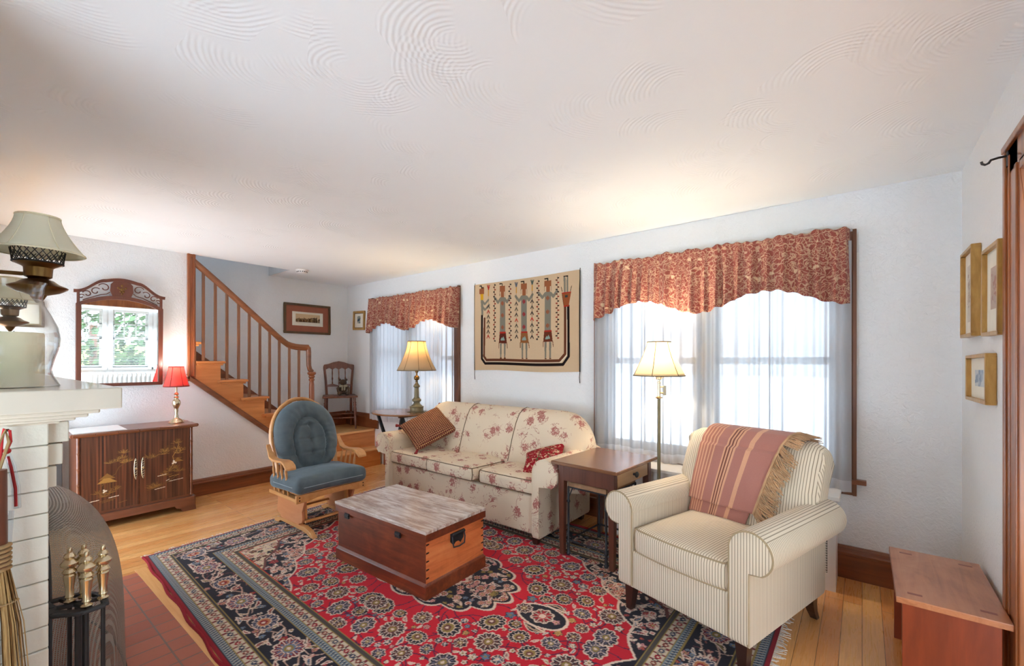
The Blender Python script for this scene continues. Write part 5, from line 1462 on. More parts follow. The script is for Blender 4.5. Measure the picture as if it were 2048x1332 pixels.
m.lathe([(.0, .006), (.078, .006), (.078, .014), (.072, .018), (.072, .052), (.078, .058), (.074, .064), (.060, .068), (.058, .074), (.040, .088), (.034, .098), (.032, .112), (.044, .118), (.048, .122), (.048, .142), (.044, .146), (.034, .150), (.032, .158), (.027, .165), (.0235, .26), (.025, .268), (.036, .276), (.036, .29), (.028, .294), (.026, .300), (.014, .318), (.012, .330), (.018, .336), (.012, .342), (0, .342)], 24)
m.build('column', M_PEWTER, tl, angle=30)
MB().sphere((0, 0, .372), .03, 20, 14).build('ball_finial', M_OLDBRASS, tl)
m = MB(); m.lathe([(0, .395), (.009, .398), (.009, .43), (.018, .435), (.018, .49), (0, .49)], 14)
m.tube([(-.018, 0, .43), (-.04, 0, .48), (-.04, 0, .66), (0, 0, .762), (.04, 0, .66), (.04, 0, .48), (.018, 0, .43)], .0028, 6); m.build('socket_harp', M_OLDBRASS, tl)
shade_part(tl, .455, .77, .208, .094, M_SHADE_TAN, 8, M_TRIMBR, 1.5, 48, .2)
lamp_bulb(tl, .645, 4.0, (1, .80, .46))

# ------------------------------------------------------------------ small chair with a bear on the landing
ch_ = thing('spindle_chair', 'small brown wooden chair with spindle back in the corner of the stair landing', 'chair', (-5.475, 3.175, LZ), R(-27))
MB().rbox((0, 0, .425), (.37, .42, .026), .012, 3, 6, fn=lambda p: (p.x, p.y * (1 + .18 * p.x), p.z)).build('seat', M_CHAIRW, ch_)
LG = [(0, 0), (.010, 0), (.012, .03), (.016, .10), (.019, .17), (.014, .18), (.018, .19), (.019, .26), (.014, .30), (.020, .315), (.015, .33), (.020, .345), (.014, .36), (.016, .415), (0, .415)]
for s in (-1, 1):
    MB().lathe(LG, 12, (.165, s * .19, 0), axis=(-.06, -s * .03, 1)).build('leg', M_CHAIRW, ch_)
    MB().tube([(-.19, s * .155, 0), (-.165, s * .155, .25), (-.155, s * .155, .42), (-.175, s * .165, .62), (-.21, s * .185, .83)], [.013, .016, .017, .016, .015], 8).build('back_post', M_CHAIRW, ch_)
    MB().tube([(.155, s * .185, .17), (-.16, s * .155, .19)], .008, 8).build('stretcher', M_CHAIRW, ch_)
for x, z in ((.155, .15), (-.0, .185)):
    m = MB(); m.tube([(x, -.182, z), (x, .182, z)], .008, 8)
    for dy in (-.03, 0, .03): m.lathe([(.008, -.008), (.013, 0), (.008, .008)], 10, (x, dy, z), axis=(0, 1, 0))
    m.build('stretcher', M_CHAIRW, ch_)
cr = [(-.195, .765), (-.20, .835), (-.19, .845), (-.14, .852), (-.07, .878), (0, .892), (.07, .878), (.14, .852), (.19, .845), (.20, .835), (.195, .765)]
for k in range(4):
    a, b = .165 - k * .0825, .165 - (k + 1) * .0825
    cr += [(a, .765), (a - .012, .785), ((a + b) / 2, .80), (b + .012, .785)]
m = MB().prism(cr, 'YZ', -.009, .009); m.v = [(x - .207 - (z - .80) * .17, y, z) for x, y, z in m.v]
m.build('crest_rail', M_CHAIRW, ch_, smooth=False, bevel=.003)
m = MB().prism([(-.16, .545), (.16, .545), (.16, .57), (.08, .585), (0, .56), (-.08, .585), (-.16, .57)], 'YZ', -.008, .008); m.v = [(x - .168, y, z) for x, y, z in m.v]; m.build('back_rail', M_CHAIRW, ch_, smooth=False, bevel=.002)
for k in range(3):
    y = -.0825 + .0825 * k; a = Vector((-.168, y, .565)); b = Vector((-.207, y, .79))
    MB().lathe([(.006, 0), (.009, .03), (.006, .06), (.011, .09), (.006, .12), (.008, .17), (.005, .228)], 10, tuple(a), axis=(b - a)).build('back_spindle', M_CHAIRW, ch_)
ca, sa = math.cos(R(-27)), math.sin(R(-27))
bx, by = -5.475 + ca * .0 - sa * .045, 3.175 + sa * .0 + ca * .045
bear = thing('teddy_bear', 'small brown teddy bear with cream bow sitting on the spindle chair', 'teddy bear', (bx, by, LZ + .438), R(-27), None)
m = MB(); m.sphere((-.03, 0, .075), (.046, .05, .068)); m.sphere((-.02, 0, .168), (.043, .046, .042)); m.sphere((.018, 0, .158), (.02, .02, .017), 12, 8)
for s in (-1, 1):
    m.sphere((-.03, s * .04, .203), (.012, .017, .017), 10, 8)
    m.tube([(-.02, s * .04, .115), (.0, s * .068, .09), (.018, s * .066, .06)], [.018, .019, .015], 8); m.sphere((.02, s * .066, .056), .016, 10, 8)
    m.tube([(-.01, s * .028, .03), (.04, s * .045, .024), (.075, s * .055, .026)], [.026, .024, .022], 8); m.sphere((.082, s * .057, .032), (.014, .022, .028), 10, 8)
m.build('body', M_BEAR, bear)
m = MB()
for s in (-1, 1): m.sphere((.018, s * .019, .176), .005, 8, 6)
m.sphere((.038, 0, .163), (.005, .007, .005), 8, 6); m.build('eyes_and_nose', M_BLACK, bear)
m = MB()
for s in (-1, 1): m.rbox((.016, s * .03, .122), (.012, .045, .03), .005, 2, 2); m.rbox((.02, s * .014, .088), (.008, .018, .05), .003, 2, 2)
m.rbox((.02, 0, .122), (.016, .014, .018), .005, 2, 1); m.build('ribbon_bow', M_BEARCLOTH, bear)

# ------------------------------------------------------------------ bench
bn = thing('wooden_bench', 'cherry red wooden bench with pegged plank top against the right wall', 'bench', (.262, 2.575, 0))
MB().box(-.158, .152, -.295, .295, .408, .432).build('bench_top', M_BENCHTOP, bn, smooth=False, bevel=.003)
m = MB()
for y in (-.235, .235):
    for x in (-.10, .10): m.box(x - .022, x + .022, y - .008, y + .008, .431, .4325)
m.build('tenon_ends', M_BENCH, bn, smooth=False)
for s in (-1, 1):
    p = [(-.14, 0), (-.05, 0), (-.03, .05), (0, .06), (.03, .05), (.05, 0), (.125, 0), (.125, .408), (-.14, .408)]
    MB().prism(p, 'XZ', s * .276 - .012, s * .276 + .012).build('end_board', M_BENCH, bn, smooth=False, bevel=.002)
MB().box(-.010, .010, -.264, .264, .29, .408).build('stretcher', M_BENCH, bn, smooth=False, bevel=.002)
# ------------------------------------------------------------------ lacquered cabinet
cb = thing('cabinet', 'two door walnut cabinet with painted gold landscapes and bamboo turned edges on left wall', 'cabinet', (-4.955, .945, 0))
MB().box(-.205, .185, -.375, .375, .10, .752).build('carcass', M_CAB, cb, smooth=False)
m = MB(); m.box(-.21, .215, -.405, .405, .757, .779); m.box(-.205, .20, -.395, .395, .748, .758); m.build('cabinet_top', M_CAB, cb, smooth=False, bevel=.003)
def bamboo(a, b, r, n):
    a = Vector(a); b = Vector(b); m = MB(); P = []; L = (b - a).length
    P.append((0, 0))
    for k in range(n):
        z0, z1 = L * k / n, L * (k + 1) / n
        P += [(r * .92, z0 + .004), (r * .86, z0 + .02), (r * .86, z1 - .02), (r * .98, z1 - .010), (r * 1.02, z1 - .006), (r * .8, z1 - .002)]
    P.append((0, L)); return m.lathe(P, 12, tuple(a), axis=(b - a))
bamboo((.215, -.405, .766), (.215, .405, .766), .0155, 6).build('bamboo_edge', M_CAB, cb)
for y in (-.405, .405): bamboo((-.2, y, .766), (.215, y, .766), .0155, 3).build('bamboo_edge', M_CAB, cb)
for y in (-.368, .368): bamboo((.190, y, .135), (.190, y, .752), .013, 5).build('bamboo_post', M_CAB, cb)
m = MB(); m.prism([(-.40, 0), (-.30, 0), (-.285, .03), (-.255, .04), (-.24, .062), (.24, .062), (.255, .04), (.285, .03), (.30, 0), (.40, 0), (.395, .06), (.385, .125), (-.385, .125), (-.395, .06)], 'YZ', .18, .212)
for s in (-1, 1): m.prism([(-.2, 0), (-.12, 0), (-.1, .06), (.1, .06), (.13, 0), (.2, 0), (.2, .125), (-.2, .125)], 'XZ', s * .39 - .01, s * .39 + .01)
m.build('plinth', M_CAB, cb, smooth=False, bevel=.003)
def door_art(seed):
    c = Canvas(.346, .60, .0022, (104, 58, 36)); r0 = random.Random(seed); X, Y = c.X, c.Y
    rs = np.random.default_rng(seed); g = np.zeros_like(X)
    for k in range(26): g += rs.normal() * np.sin(X * rs.uniform(30, 380) + rs.uniform(0, 6) + rs.uniform(.4, 2.2) * np.sin(Y * rs.uniform(2, 9) + rs.uniform(0, 6))) / 7
    c.a[:] = np.clip(np.array((92, 54, 35)) + g[..., None] * np.array((30, 19, 13)), 20, 255)
    G1, G2, G3, WH = (176, 134, 70), (142, 104, 52), (112, 80, 42), (236, 226, 206)
    def tuft(x, y, r, n=26, col=G1):
        for k in range(n):
            a = r0.uniform(0, PI); l = r * r0.uniform(.5, 1); c.line([(x, y), (x + l * math.cos(a), y + l * .8 * math.sin(a))], .0026, r0.choice((col, G2, G3)))
    if seed == 1:
        trunk = [(.12, .20), (.15, .25), (.20, .28), (.22, .33), (.26, .36)]
        c.line(trunk, .006, G3)
        for x, y in ((.24, .40), (.26, .36), (.21, .38), (.17, .37), (.28, .37), (.25, .44)): tuft(x, y, .045, 22)
        c.poly([(.10, .25), (.20, .25), (.15, .295)], G2); c.poly([(.09, .22), (.21, .22), (.165, .255), (.13, .255)], G1); c.line([(.09, .22), (.21, .22)], .003, G1)
        for k in range(5): c.line([(.115 + .018 * k, .16), (.115 + .018 * k, .22)], .004, G3)
        for x, y in ((.10, .14), (.16, .13), (.20, .15), (.13, .11)): tuft(x, y, .05, 20, G2)
        c.polar(.135, .155, .016, lambda rho, t: [(rho < .7 + .3 * np.cos(3 * t), WH)])
        for y, a, b in ((.085, .02, .10), (.095, .16, .22)): c.line([(a, y), (b, y + .006)], .005, WH)
        for y, a, b in ((.075, .10, .20), (.065, .12, .19), (.04, .22, .27)): c.line([(a, y), (b, y + .01)], .003, G2)
    else:
        trunk = [(.20, .24), (.235, .30), (.225, .36), (.25, .40), (.27, .46), (.255, .49)]
        c.line(trunk, .005, G1)
        for x, y in ((.26, .47), (.255, .42), (.29, .40), (.27, .38), (.06, .38), (.09, .37), (.16, .39), (.17, .41)): tuft(x, y, .05, 20)
        for k in range(9): c.line([(.14 + .012 * k, .40), (.175 + .008 * k, .46)], .0025, G3)
        c.poly([(.225, .31), (.30, .31), (.26, .345)], G2); c.line([(.22, .31), (.30, .31)], .004, G1); c.line([(.23, .34), (.29, .34)], .003, G1)
        c.polar(.235, .305, .02, lambda rho, t: [(rho < .7 + .3 * np.cos(3 * t + 1), WH)])
        for x, y in ((.23, .25), (.20, .23), (.27, .22), (.08, .11), (.11, .12), (.17, .20)): tuft(x, y, .055, 24, G2)
        c.line([(.05, .10), (.12, .11), (.20, .15), (.27, .20)], .006, G3)
        for y, a, b in ((.205, .12, .18), (.185, .20, .27), (.145, .20, .30), (.155, .18, .2), (.095, .10, .17)): c.line([(a, y), (b, y + .008)], .004, WH if y != .185 else G1)
    return c.a
for s, art in ((-1, 1), (1, 2)):
    y0 = -.352 if s < 0 else .004
    d = MB().box(.184, .194, y0, y0 + .348, .146, .748).build('door', M_CAB, cb, smooth=False)
    painted_sheet('painted_panel', door_art(art), lambda u, v, y0=y0: (np.full_like(u, .1947), y0 + .001 + u * .346, .147 + v * .60), M_LACQ, d)
    m = MB(); y = -.022 if s < 0 else .026; n = 24
    ol = [(y + .011 * math.sin(2 * PI * k / n) * (1 if abs(math.cos(2 * PI * k / n)) < .8 else .75), .445 + .088 * math.cos(2 * PI * k / n)) for k in range(n)]
    m.tube([(.1955, a, b) for a, b in ol], .0016, 5, True)
    for k in range(8): z = .375 + k * .020; m.tube([(.1955, y - .008, z - .006), (.1955, y + .008, z + .008)], .0011, 4); m.tube([(.1955, y + .008, z - .006), (.1955, y - .008, z + .008)], .0011, 4)
    m.lathe([(.006, 0), (.004, .006), (.007, .012), (0, .016)], 12, (.195, y, .448), axis=(1, 0, 0))
    m.build('door_pull', M_BRASS, d)
rl = thing('table_lamp', 'small polished brass lamp with lit red shade on the walnut cabinet', 'table lamp', (-4.945, 1.248, .779))
m = MB(); m.lathe([(0, 0), (.058, 0), (.060, .008), (.052, .013), (.050, .020), (.040, .030), (.022, .042), (.016, .055), (.018, .062), (.014, .07), (.012, .085), (.016, .115), (.014, .125), (.020, .140), (.030, .165), (.033, .185), (.028, .205), (.016, .218), (.014, .226), (.022, .234), (.014, .243), (.012, .25), (.020, .262), (.012, .274), (.008, .28), (.008, .34), (0, .34)], 24); m.build('base', M_BRASS, rl, angle=60)
shade_part(rl, .335, .515, .096, .055, M_SHADE_RED, 6, plain('dark_red_trim', rgb(120, 30, 30), .8), 1.3, 40, .3)
lamp_bulb(rl, .455, 2.0, (1, .88, .76), .02)
pp = MB().box(-.2, .2, -.16, .16, 0, .0035).build('paper_mat', M_PAPER, None, smooth=False, loc=(-4.965, .712, .7795), rot=(0, 0, R(-1)))
tag(pp, 'flat white paper mat lying on the left end of the walnut cabinet', 'place mat')
ds = MB().box(-.02, .02, -.16, .16, 0, .86).build('folding_tray', M_DIM, None, smooth=False, bevel=.004, loc=(-5.05, .36, .0), rot=(0, R(-3), 0))
tag(ds, 'dark charcoal folded board standing behind the fire screen beside the walnut cabinet', 'board')

# ------------------------------------------------------------------ carved mirror (hangs with a slight lean)
mi = thing('wall_mirror', 'mahogany framed mirror with carved openwork crest above the walnut cabinet', 'mirror', (XL + .018, .9, 1.13))
mi.rotation_euler = (0, R(1.7), R(-1.0))
arch = [(.262 * (k / 20 * 2 - 1), .69 + .075 * (1 - abs(k / 20 * 2 - 1) ** 2.0) + (.006 if abs(k - 10) < 1 else 0)) for k in range(21)]
MB().prism([(-.262, .022), (.262, .022)] + arch[::-1], 'YZ', .006, .010).build('mirror_glass', M_MIRROR, mi, smooth=False)
MB().box(0, .005, -.27, .27, .02, .69).build('backing', M_MIRFRAME, mi, smooth=False)
m = MB()
for s in (-1, 1):
    m.prism([(s * .258, 0), (s * .292, 0), (s * .292, .70), (s * .286, .71), (s * .286, .80), (s * .268, .80), (s * .268, .70), (s * .258, .69)], 'YZ', .0, .026)
m.box(0, .026, -.29, .29, -.004, .024)
m.build('frame', M_MIRFRAME, mi, smooth=False, bevel=.003)
def crest(y):
    a = abs(y) / .30
    if a < .36: return .925 + .02 * math.cos(a / .36 * PI / 2)
    return .818 + (.925 - .818) * (.5 + .5 * math.cos((a - .36) / .64 * PI)) ** 1.15
ys = [(.305 * (k / 40 * 2 - 1)) for k in range(41)]
m = MB(); m.prism([(y, crest(y)) for y in ys] + [(y, crest(y) - .026) for y in ys[::-1]], 'YZ', 0, .03); m.prism([(y, crest(y)) for y in ys] + [(y, crest(y) - .008) for y in ys[::-1]], 'YZ', 0, .038)
m.build('crest', M_MIRFRAME, mi, smooth=False, bevel=.002)
ar2 = [(.27 * (k / 20 * 2 - 1), .685 + .075 * (1 - abs(k / 20 * 2 - 1) ** 2)) for k in range(21)]
MB().prism(ar2 + [(y, z + .032) for y, z in ar2[::-1]], 'YZ', 0, .024).build('lower_arch', M_MIRFRAME, mi, smooth=False, bevel=.002)
m = MB().prism([(-.062, .785), (.062, .785), (.078, .83), (.074, .89), (.05, .92), (-.05, .92), (-.074, .89), (-.078, .83)], 'YZ', .002, .02); m.build('crest_panel', M_MIRFRAME, mi, smooth=False, bevel=.002)
m = MB()
for dy, dz, r in ((-.026, .862, .008), (-.014, .852, .006), (0, .882, .009), (.014, .852, .006), (.026, .862, .008), (0, .85, .011), (-.01, .83, .008), (.01, .83, .008), (0, .812, .007)): m.sphere((.021, dy, dz), (.004, r, r * 1.2), 10, 6)
m.tube([(.021, 0, .80), (.021, 0, .87)], .003, 5); m.build('gilt_ornament', M_OLDBRASS, mi)
m = MB()
def spiral(cy, cz, r, a0, turns, s):
    return [(.012, s * (cy + r * (1 - .72 * k / 30) * math.cos(a0 + turns * 2 * PI * k / 30)), cz + r * (1 - .72 * k / 30) * math.sin(a0 + turns * 2 * PI * k / 30)) for k in range(31)]
for s in (-1, 1):
    m = MB()
    for cy, cz, r, a0, t in ((.115, .852, .040, .4, .9), (.170, .815, .034, 2.4, -.9), (.222, .788, .030, .3, .9), (.258, .762, .020, 2.6, -.9)): m.tube(spiral(cy, cz, r, a0, t, s), .0042, 6)
    m.tube([(.012, s * .078, .82), (.012, s * .10, .80), (.012, s * .14, .79), (.012, s * .19, .765), (.012, s * .25, .735)], .004, 6)
    m.build('openwork_scroll', M_MIRFRAME, mi)

# ------------------------------------------------------------------ framed pictures
def picture(name, label, w, h, frame_w, depth, frame_mat, mats, art, loc, rot, group=None):
    """local: x across, z up, front faces -y; mats: list of (inset, material); art: (w, h, z_off, colours) or None"""
    t = thing(name, label, 'picture', loc); t.rotation_euler = rot
    m = MB(); f = frame_w
    m.box(-w / 2, w / 2, -depth, 0, -h / 2, -h / 2 + f); m.box(-w / 2, w / 2, -depth, 0, h / 2 - f, h / 2); m.box(-w / 2, -w / 2 + f, -depth, 0, -h / 2 + f, h / 2 - f); m.box(w / 2 - f, w / 2, -depth, 0, -h / 2 + f, h / 2 - f)
    m.build('frame', frame_mat, t, smooth=False, bevel=.003)
    for k, (ins, mt) in enumerate(mats):
        i = f + ins; MB().box(-w / 2 + i, w / 2 - i, -depth * .45 - .0015 * k, -.001, -h / 2 + i, h / 2 - i).build('mat_board', mt, t, smooth=False)
    if art:
        aw, ah, oz, c = art; yy = -depth * .45 - .0015 * len(mats) - .001
        painted_sheet('print', c, lambda u, v: ((u - .5) * aw, np.full_like(u, yy), (v - .5) * ah + oz), M_PRINT, t)
    return t
def skyline():
    c = Canvas(.33, .105, .0012, (214, 190, 152)); r0 = random.Random(2)
    for k in range(150):
        x = r0.uniform(0, .33); h = r0.uniform(.02, .055) * (1.25 if .2 < x < .28 else 1); w = r0.uniform(.006, .018); q = r0.randint(45, 120)
        c.rect(x, x + w, 0, h, (q + 20, q, q - 20))
        for j in range(4): c.rect(x + w * r0.random() * .8, x + w * .9, h * r0.random(), h * (r0.random()), (q + 70, q + 40, q))
    for x, h in ((.285, .085), (.255, .08), (.11, .068)): c.poly([(x - .008, 0), (x + .008, 0), (x + .004, h * .75), (x, h), (x - .004, h * .75)], (70, 50, 34))
    return c.a
M_SALMON = plain('salmon_mat_board', rgb(158, 96, 76), .9, vary=.03)
M_FRDARK = wood('bronze_brown_frame', rgb(70, 52, 34), rgb(112, 86, 54), 'Z', 30, 6, .4, .1)
picture('framed_print', 'wide framed skyline print with salmon mat on the wall above the stairs', .622, .392, .028, .022, M_FRDARK, [(0, M_SALMON), (.078, M_MAT)], (.325, .105, .01, skyline()), (XF + .002, 2.872, 1.897), (0, 0, PI / 2))
def blot(w, h, bg, cols, seed, n=60):
    c = Canvas(w, h, .0018, bg); r0 = random.Random(seed)
    for k in range(n):
        x, y = r0.gauss(w / 2, w * .22), r0.gauss(h / 2, h * .2); c.disc(x, y, r0.uniform(.006, .02) * min(1, w / .12), r0.choice(cols), r0.uniform(.6, 1.6))
    return c.a
picture('framed_print', 'small gold framed print on the front wall left of the window valance', .275, .262, .03, .022, M_GILT, [(0, M_CRACK), (.006, M_MAT)], (.075, .10, .012, blot(.075, .10, (176, 182, 168), [(84, 110, 128), (60, 78, 92), (150, 156, 140)], 4)), (-5.435, YW, 1.903), (0, R(2), 0))
picture('framed_print', 'small bronze framed picture on left wall near the mantel, partly behind the hurricane glass', .19, .21, .016, .02, M_FRDARK, [(0, plain('tan_picture', rgb(176, 160, 124), .8)), (.012, M_MAT)], None, (XL + .002, .335, 1.722), (0, 0, PI / 2))
RZ = -PI / 2
picture('framed_print', 'tall gold framed print on the right wall nearest the room corner', .29, .43, .016, .034, M_GILT, [(0, M_MAT), (.06, plain('pale_grey_mat', rgb(206, 200, 188), .9))], (.10, .22, 0, blot(.10, .22, (214, 206, 192), [(176, 160, 146), (196, 186, 170)], 7, 40)), (XR - .001, 3.085, 1.682), (0, 0, RZ), 'gold framed prints on the right wall')
picture('framed_print', 'tall gold framed print on the right wall beside the door casing', .29, .365, .016, .030, M_GILT, [(0, M_MAT)], (.10, .17, .01, blot(.10, .17, (196, 178, 166), [(176, 140, 130), (186, 166, 156)], 8, 40)), (XR - .001, 2.600, 1.635), (0, R(1.0), RZ), 'gold framed prints on the right wall')
picture('framed_print', 'wide gold framed print with two pale blue stamps, lowest on the right wall', .44, .215, .016, .034, M_GILT, [(0, M_MAT)], (.20, .075, 0, blot(.20, .075, (206, 212, 214), [(150, 166, 186), (178, 190, 202)], 9, 50)), (XR - .001, 2.86, 1.272), (0, R(-.8), RZ), 'gold framed prints on the right wall')

# ------------------------------------------------------------------ woven wall hanging
def weaving():
    W_, H_ = 1.28, .91; c = Canvas(W_, H_, .003, (206, 180, 148))
    sh = np.sin(c.X * 400) * 3 + np.sin(c.Y * 900 + np.sin(c.X * 20)) * 3; c.a += sh[..., None]
    BLK, BR_, GR, RD, YL, TN, WH_, BLG = (36, 28, 28), (104, 60, 42), (128, 124, 112), (172, 50, 40), (206, 160, 40), (150, 92, 60), (228, 214, 190), (136, 160, 150)
    def T(x, y):      # sketch coordinates -> metres
        s = (x - 70) / 1200.0; top = 240 - 190 * s; bot = 1205 + 40 * s
        return s * W_, (1 - (y - top) / (bot - top)) * H_
    def P(pts, col): c.poly([T(*p) for p in pts], col)
    def Ln(pts, w, col): c.line([T(*p) for p in pts], w, col)
    # the long body around three sides
    Ln([(172, 580), (172, 1080), (215, 1135), (1105, 1152), (1160, 1060), (1158, 470)], .026, BLK)
    Ln([(192, 590), (192, 1062), (226, 1110), (1085, 1122), (1140, 1040), (1140, 470)], .009, WH_)
    Ln([(204, 620), (200, 1055), (232, 1096), (1070, 1104), (1126, 1030), (1126, 470)], .026, BR_)
    # left figure
    P([(133, 285), (195, 265), (195, 340), (133, 342)], TN); P([(148, 342), (187, 338), (187, 405), (150, 408)], YL); P([(152, 408), (185, 405), (187, 580), (163, 580)], GR)
    Ln([(140, 250), (160, 247), (160, 268), (185, 266)], .012, BLK)
    Ln([(180, 425), (205, 455), (250, 405)], .022, GR); Ln([(182, 490), (208, 520), (262, 462)], .022, GR)
    def person(x, top, bh, bot, skirt_c, dia, w=34):
        P([(x - w, top), (x + w, top - 4), (x + w, top + 64), (x - w, top + 68)], TN); P([(x - 18, top + 60), (x + 22, top + 60), (x + 22, bh), (x - 18, bh)], TN)
        Ln([(x - 32, top - 22), (x, top - 26), (x, top - 4)], .011, BLK); Ln([(x - w, top + 68), (x - w + 2, top + 120)], .004, BLK); Ln([(x + w, top + 64), (x + w, top + 118)], .004, BLK)
        P([(x - 30, bh - 4), (x + 34, bh - 6), (x + 34, bot), (x - 32, bot + 4)], GR)
        Ln([(x - 28, bh + 16), (x - 55, bh + 60), (x - 96, bh + 6)], .026, GR); Ln([(x + 32, bh + 12), (x + 58, bh + 50), (x + 96, bh - 16)], .026, GR)
        for k in range(3):
            y = bh + 66 + k * (bot - bh - 90) / 2.2
            for q in range(-2, 3): Ln([(x + q * 7, y - 26 + abs(q) * 8), (x + q * 7, y + 26 - abs(q) * 8)], .006, dia)
        P([(x - 34, bot), (x + 40, bot - 4), (x + 54, bot + 132), (x - 44, bot + 134)], skirt_c); P([(x - 34, bot), (x + 40, bot - 4), (x + 40, bot + 16), (x - 34, bot + 20)], RD)
        P([(x - 22, bot + 90), (x - 8, bot + 62), (x, bot + 76), (x + 10, bot + 50), (x + 26, bot + 88), (x + 26, bot + 100), (x - 22, bot + 102)], BLG)
        Ln([(x - 44, bot + 130), (x - 44, bot + 190)], .007, BR_); Ln([(x + 54, bot + 128), (x + 60, bot + 190)], .007, BR_)
        for dx in (-20, 28): P([(x + dx - 12, bot + 134), (x + dx + 12, bot + 134), (x + dx + 7, 1082), (x + dx - 7, 1082)], GR); P([(x + dx - 9, 1070), (x + dx + 12, 1070), (x + dx + 12, 1082), (x + dx - 9, 1082)], BR_)
    person(430, 236, 372, 770, (92, 44, 34), (156, 84, 50)); person(690, 202, 345, 760, (140, 92, 54), (150, 36, 44)); person(948, 170, 305, 748, (104, 52, 36), (150, 84, 50), 36)
    # upside-down figure at the right
    P([(1112, 122), (1132, 120), (1134, 310), (1114, 312)], GR); P([(1144, 120), (1160, 118), (1160, 306), (1142, 308)], GR); P([(1112, 120), (1160, 114), (1160, 126), (1112, 132)], BLK)
    P([(1092, 318), (1188, 306), (1162, 472), (1116, 476)], (148, 82, 48)); P([(1126, 345), (1152, 342), (1152, 370), (1126, 372)], (60, 70, 66)); P([(1092, 312), (1188, 302), (1188, 314), (1092, 324)], RD); P([(1112, 464), (1164, 462), (1164, 476), (1112, 480)], RD)
    Ln([(1088, 250), (1098, 300)], .006, BLK); Ln([(1192, 240), (1180, 300)], .006, BLK); Ln([(1096, 330), (1112, 460)], .006, BR_)
    # squared stems
    for x, y0, y1 in ((330, 215, 870), (526, 200, 880), (845, 160, 860), (1048, 125, 850)):
        Ln([(x, y0), (x, y1)], .004, (70, 60, 54))
        for k, y in enumerate(range(y0 + 6, y1, 27)):
            if 340 - (330 - x) * 0 - 40 < y - y0 * .5 < 0: continue
            dx = -8 if k % 2 else 8; P([(x + dx - 10, y), (x + dx + 9, y), (x + dx + 9, y + 16), (x + dx - 10, y + 16)], ((48, 40, 40), (104, 52, 40), (150, 60, 46))[k % 3 if k % 5 else 0])
    # arrow stems
    for x, y0, y1, tip in ((252, 235, 850, RD), (602, 190, 845, (90, 96, 108)), (782, 160, 845, (80, 92, 84))):
        Ln([(x, y0 + 40), (x, y1 - 20)], .004, (90, 78, 66))
        for q in (-16, -6, 6, 16): Ln([(x + q, y0), (x, y0 + 62)], .008, tip)
        Ln([(x, y0 + 60), (x, y0 + 120)], .012, (196, 140, 50))
        ys_ = list(np.linspace(y0 + 230, y1 - 40, 7))
        for k, y in enumerate(ys_):
            col = ((72, 64, 60), (84, 76, 66), (60, 52, 52), (190, 60, 46))[k % 4] if x != 252 else (RD if k in (1, 6) else (72, 64, 60))
            Ln([(x - 16, y + 34), (x, y), (x + 16, y + 34)], .010, col)
    return c.a
wt = thing('wall_hanging', 'tan woven wall hanging with tall stick figures and dark U shaped band above the sofa', 'tapestry', (-2.605, YW, 1.70))
wc = weaving()
def wf(u, v):
    x = (u - .5) * 1.28; z = (v - .5) * .905 + .006 * np.sin(u * 7) * (1 - v) - .008 * np.exp(-((u - .5) / .3) ** 2) * v + .008 * v
    return x, -.014 - .004 * np.sin(u * 11 + v * 3), z
painted_sheet('woven_field', wc, wf, M_WOVEN, wt)
MB().box(-.637, .637, -.009, -.002, -.446, .448).build('backing', M_MAT, wt, smooth=False)
m = MB()
for x in (-.64, .64): m.tube([(x, -.012, -.45), (x, -.014, 0), (x, -.012, .455)], .006, 6); m.tube([(x, -.012, -.45), (x - .006, -.01, -.50), (x - .002, -.008, -.55)], .003, 5); m.tube([(x, -.012, .455), (x + .003, -.01, .475)], .003, 5)
m.build('edge_cord', plain('black_wool_cord', rgb(44, 38, 36), .95), wt)

# ------------------------------------------------------------------ valances and sheer curtains
def valance(label, x0, x1, zt, low, high, loc_x, seed):
    t = thing('valance', label, 'valance', (loc_x, YW - .03, zt), group='red paisley valances'); W_ = x1 - x0; r0 = random.Random(seed)
    ph = [r0.uniform(0, 6.3) for _ in range(8)]; nf = W_ / .085
    def fold(u):
        return .5 * math.sin(2 * PI * nf * u + 1.6 * math.sin(2 * PI * u * 2.3 + ph[0]) + ph[1]) + .3 * math.sin(2 * PI * nf * .47 * u + ph[2]) + .2 * math.sin(2 * PI * nf * 1.9 * u + ph[3])
    def zb(u):
        a = math.cos(4 * PI * u)                     # 1 at ends and middle
        k = (.5 + .5 * a); k = k ** 1.15
        return high + (low - high) * k + .006 * math.sin(2 * PI * nf * .9 * u + ph[4])
    def f(u, v):
        zt_ = zt + .005 * math.sin(2 * PI * nf * 1.25 * u + 2 * math.sin(9 * u) + ph[5]) + .008 * math.sin(2 * PI * nf * .33 * u + 1.5 * math.sin(14 * u) + ph[6]); b = zb(u)
        z = zt_ + (b - zt_) * v
        amp = .007 + .034 * max(0, (v - .16) / .84) ** .6
        if v < .16: amp = .011 * (1 - abs(v - .08) / .08 * .4)
        pinch = -.012 * math.exp(-((v - .19) / .03) ** 2)
        ret = .05 * max(0, (abs(u - .5) - .488) / .012)
        return (x0 + W_ * u - loc_x, -.072 - amp * fold(u) - .028 * v - pinch * 0 + (-pinch if False else 0) + ret * 1.5, z - zt)
    MB().grid(int(W_ * 150), 40, f).build('gathered_cloth', M_PAISLEY, t, recalc=False, solid=.0025)
    m = MB(); m.tube([(x0 + .02 - loc_x, -.048, -.055), (x1 - .02 - loc_x, -.048, -.055)], .009, 8)
    for x in (x0 + .02, x1 - .02): m.tube([(x - loc_x, -.048, -.055), (x - loc_x, .008, -.055)], .006, 6)
    m.build('curtain_rod', M_WHITE, t)
valance('red paisley scalloped valance over the single front window beside the stairs', -5.09, -3.455, 2.155, 1.715, 1.815, -4.27, 3)
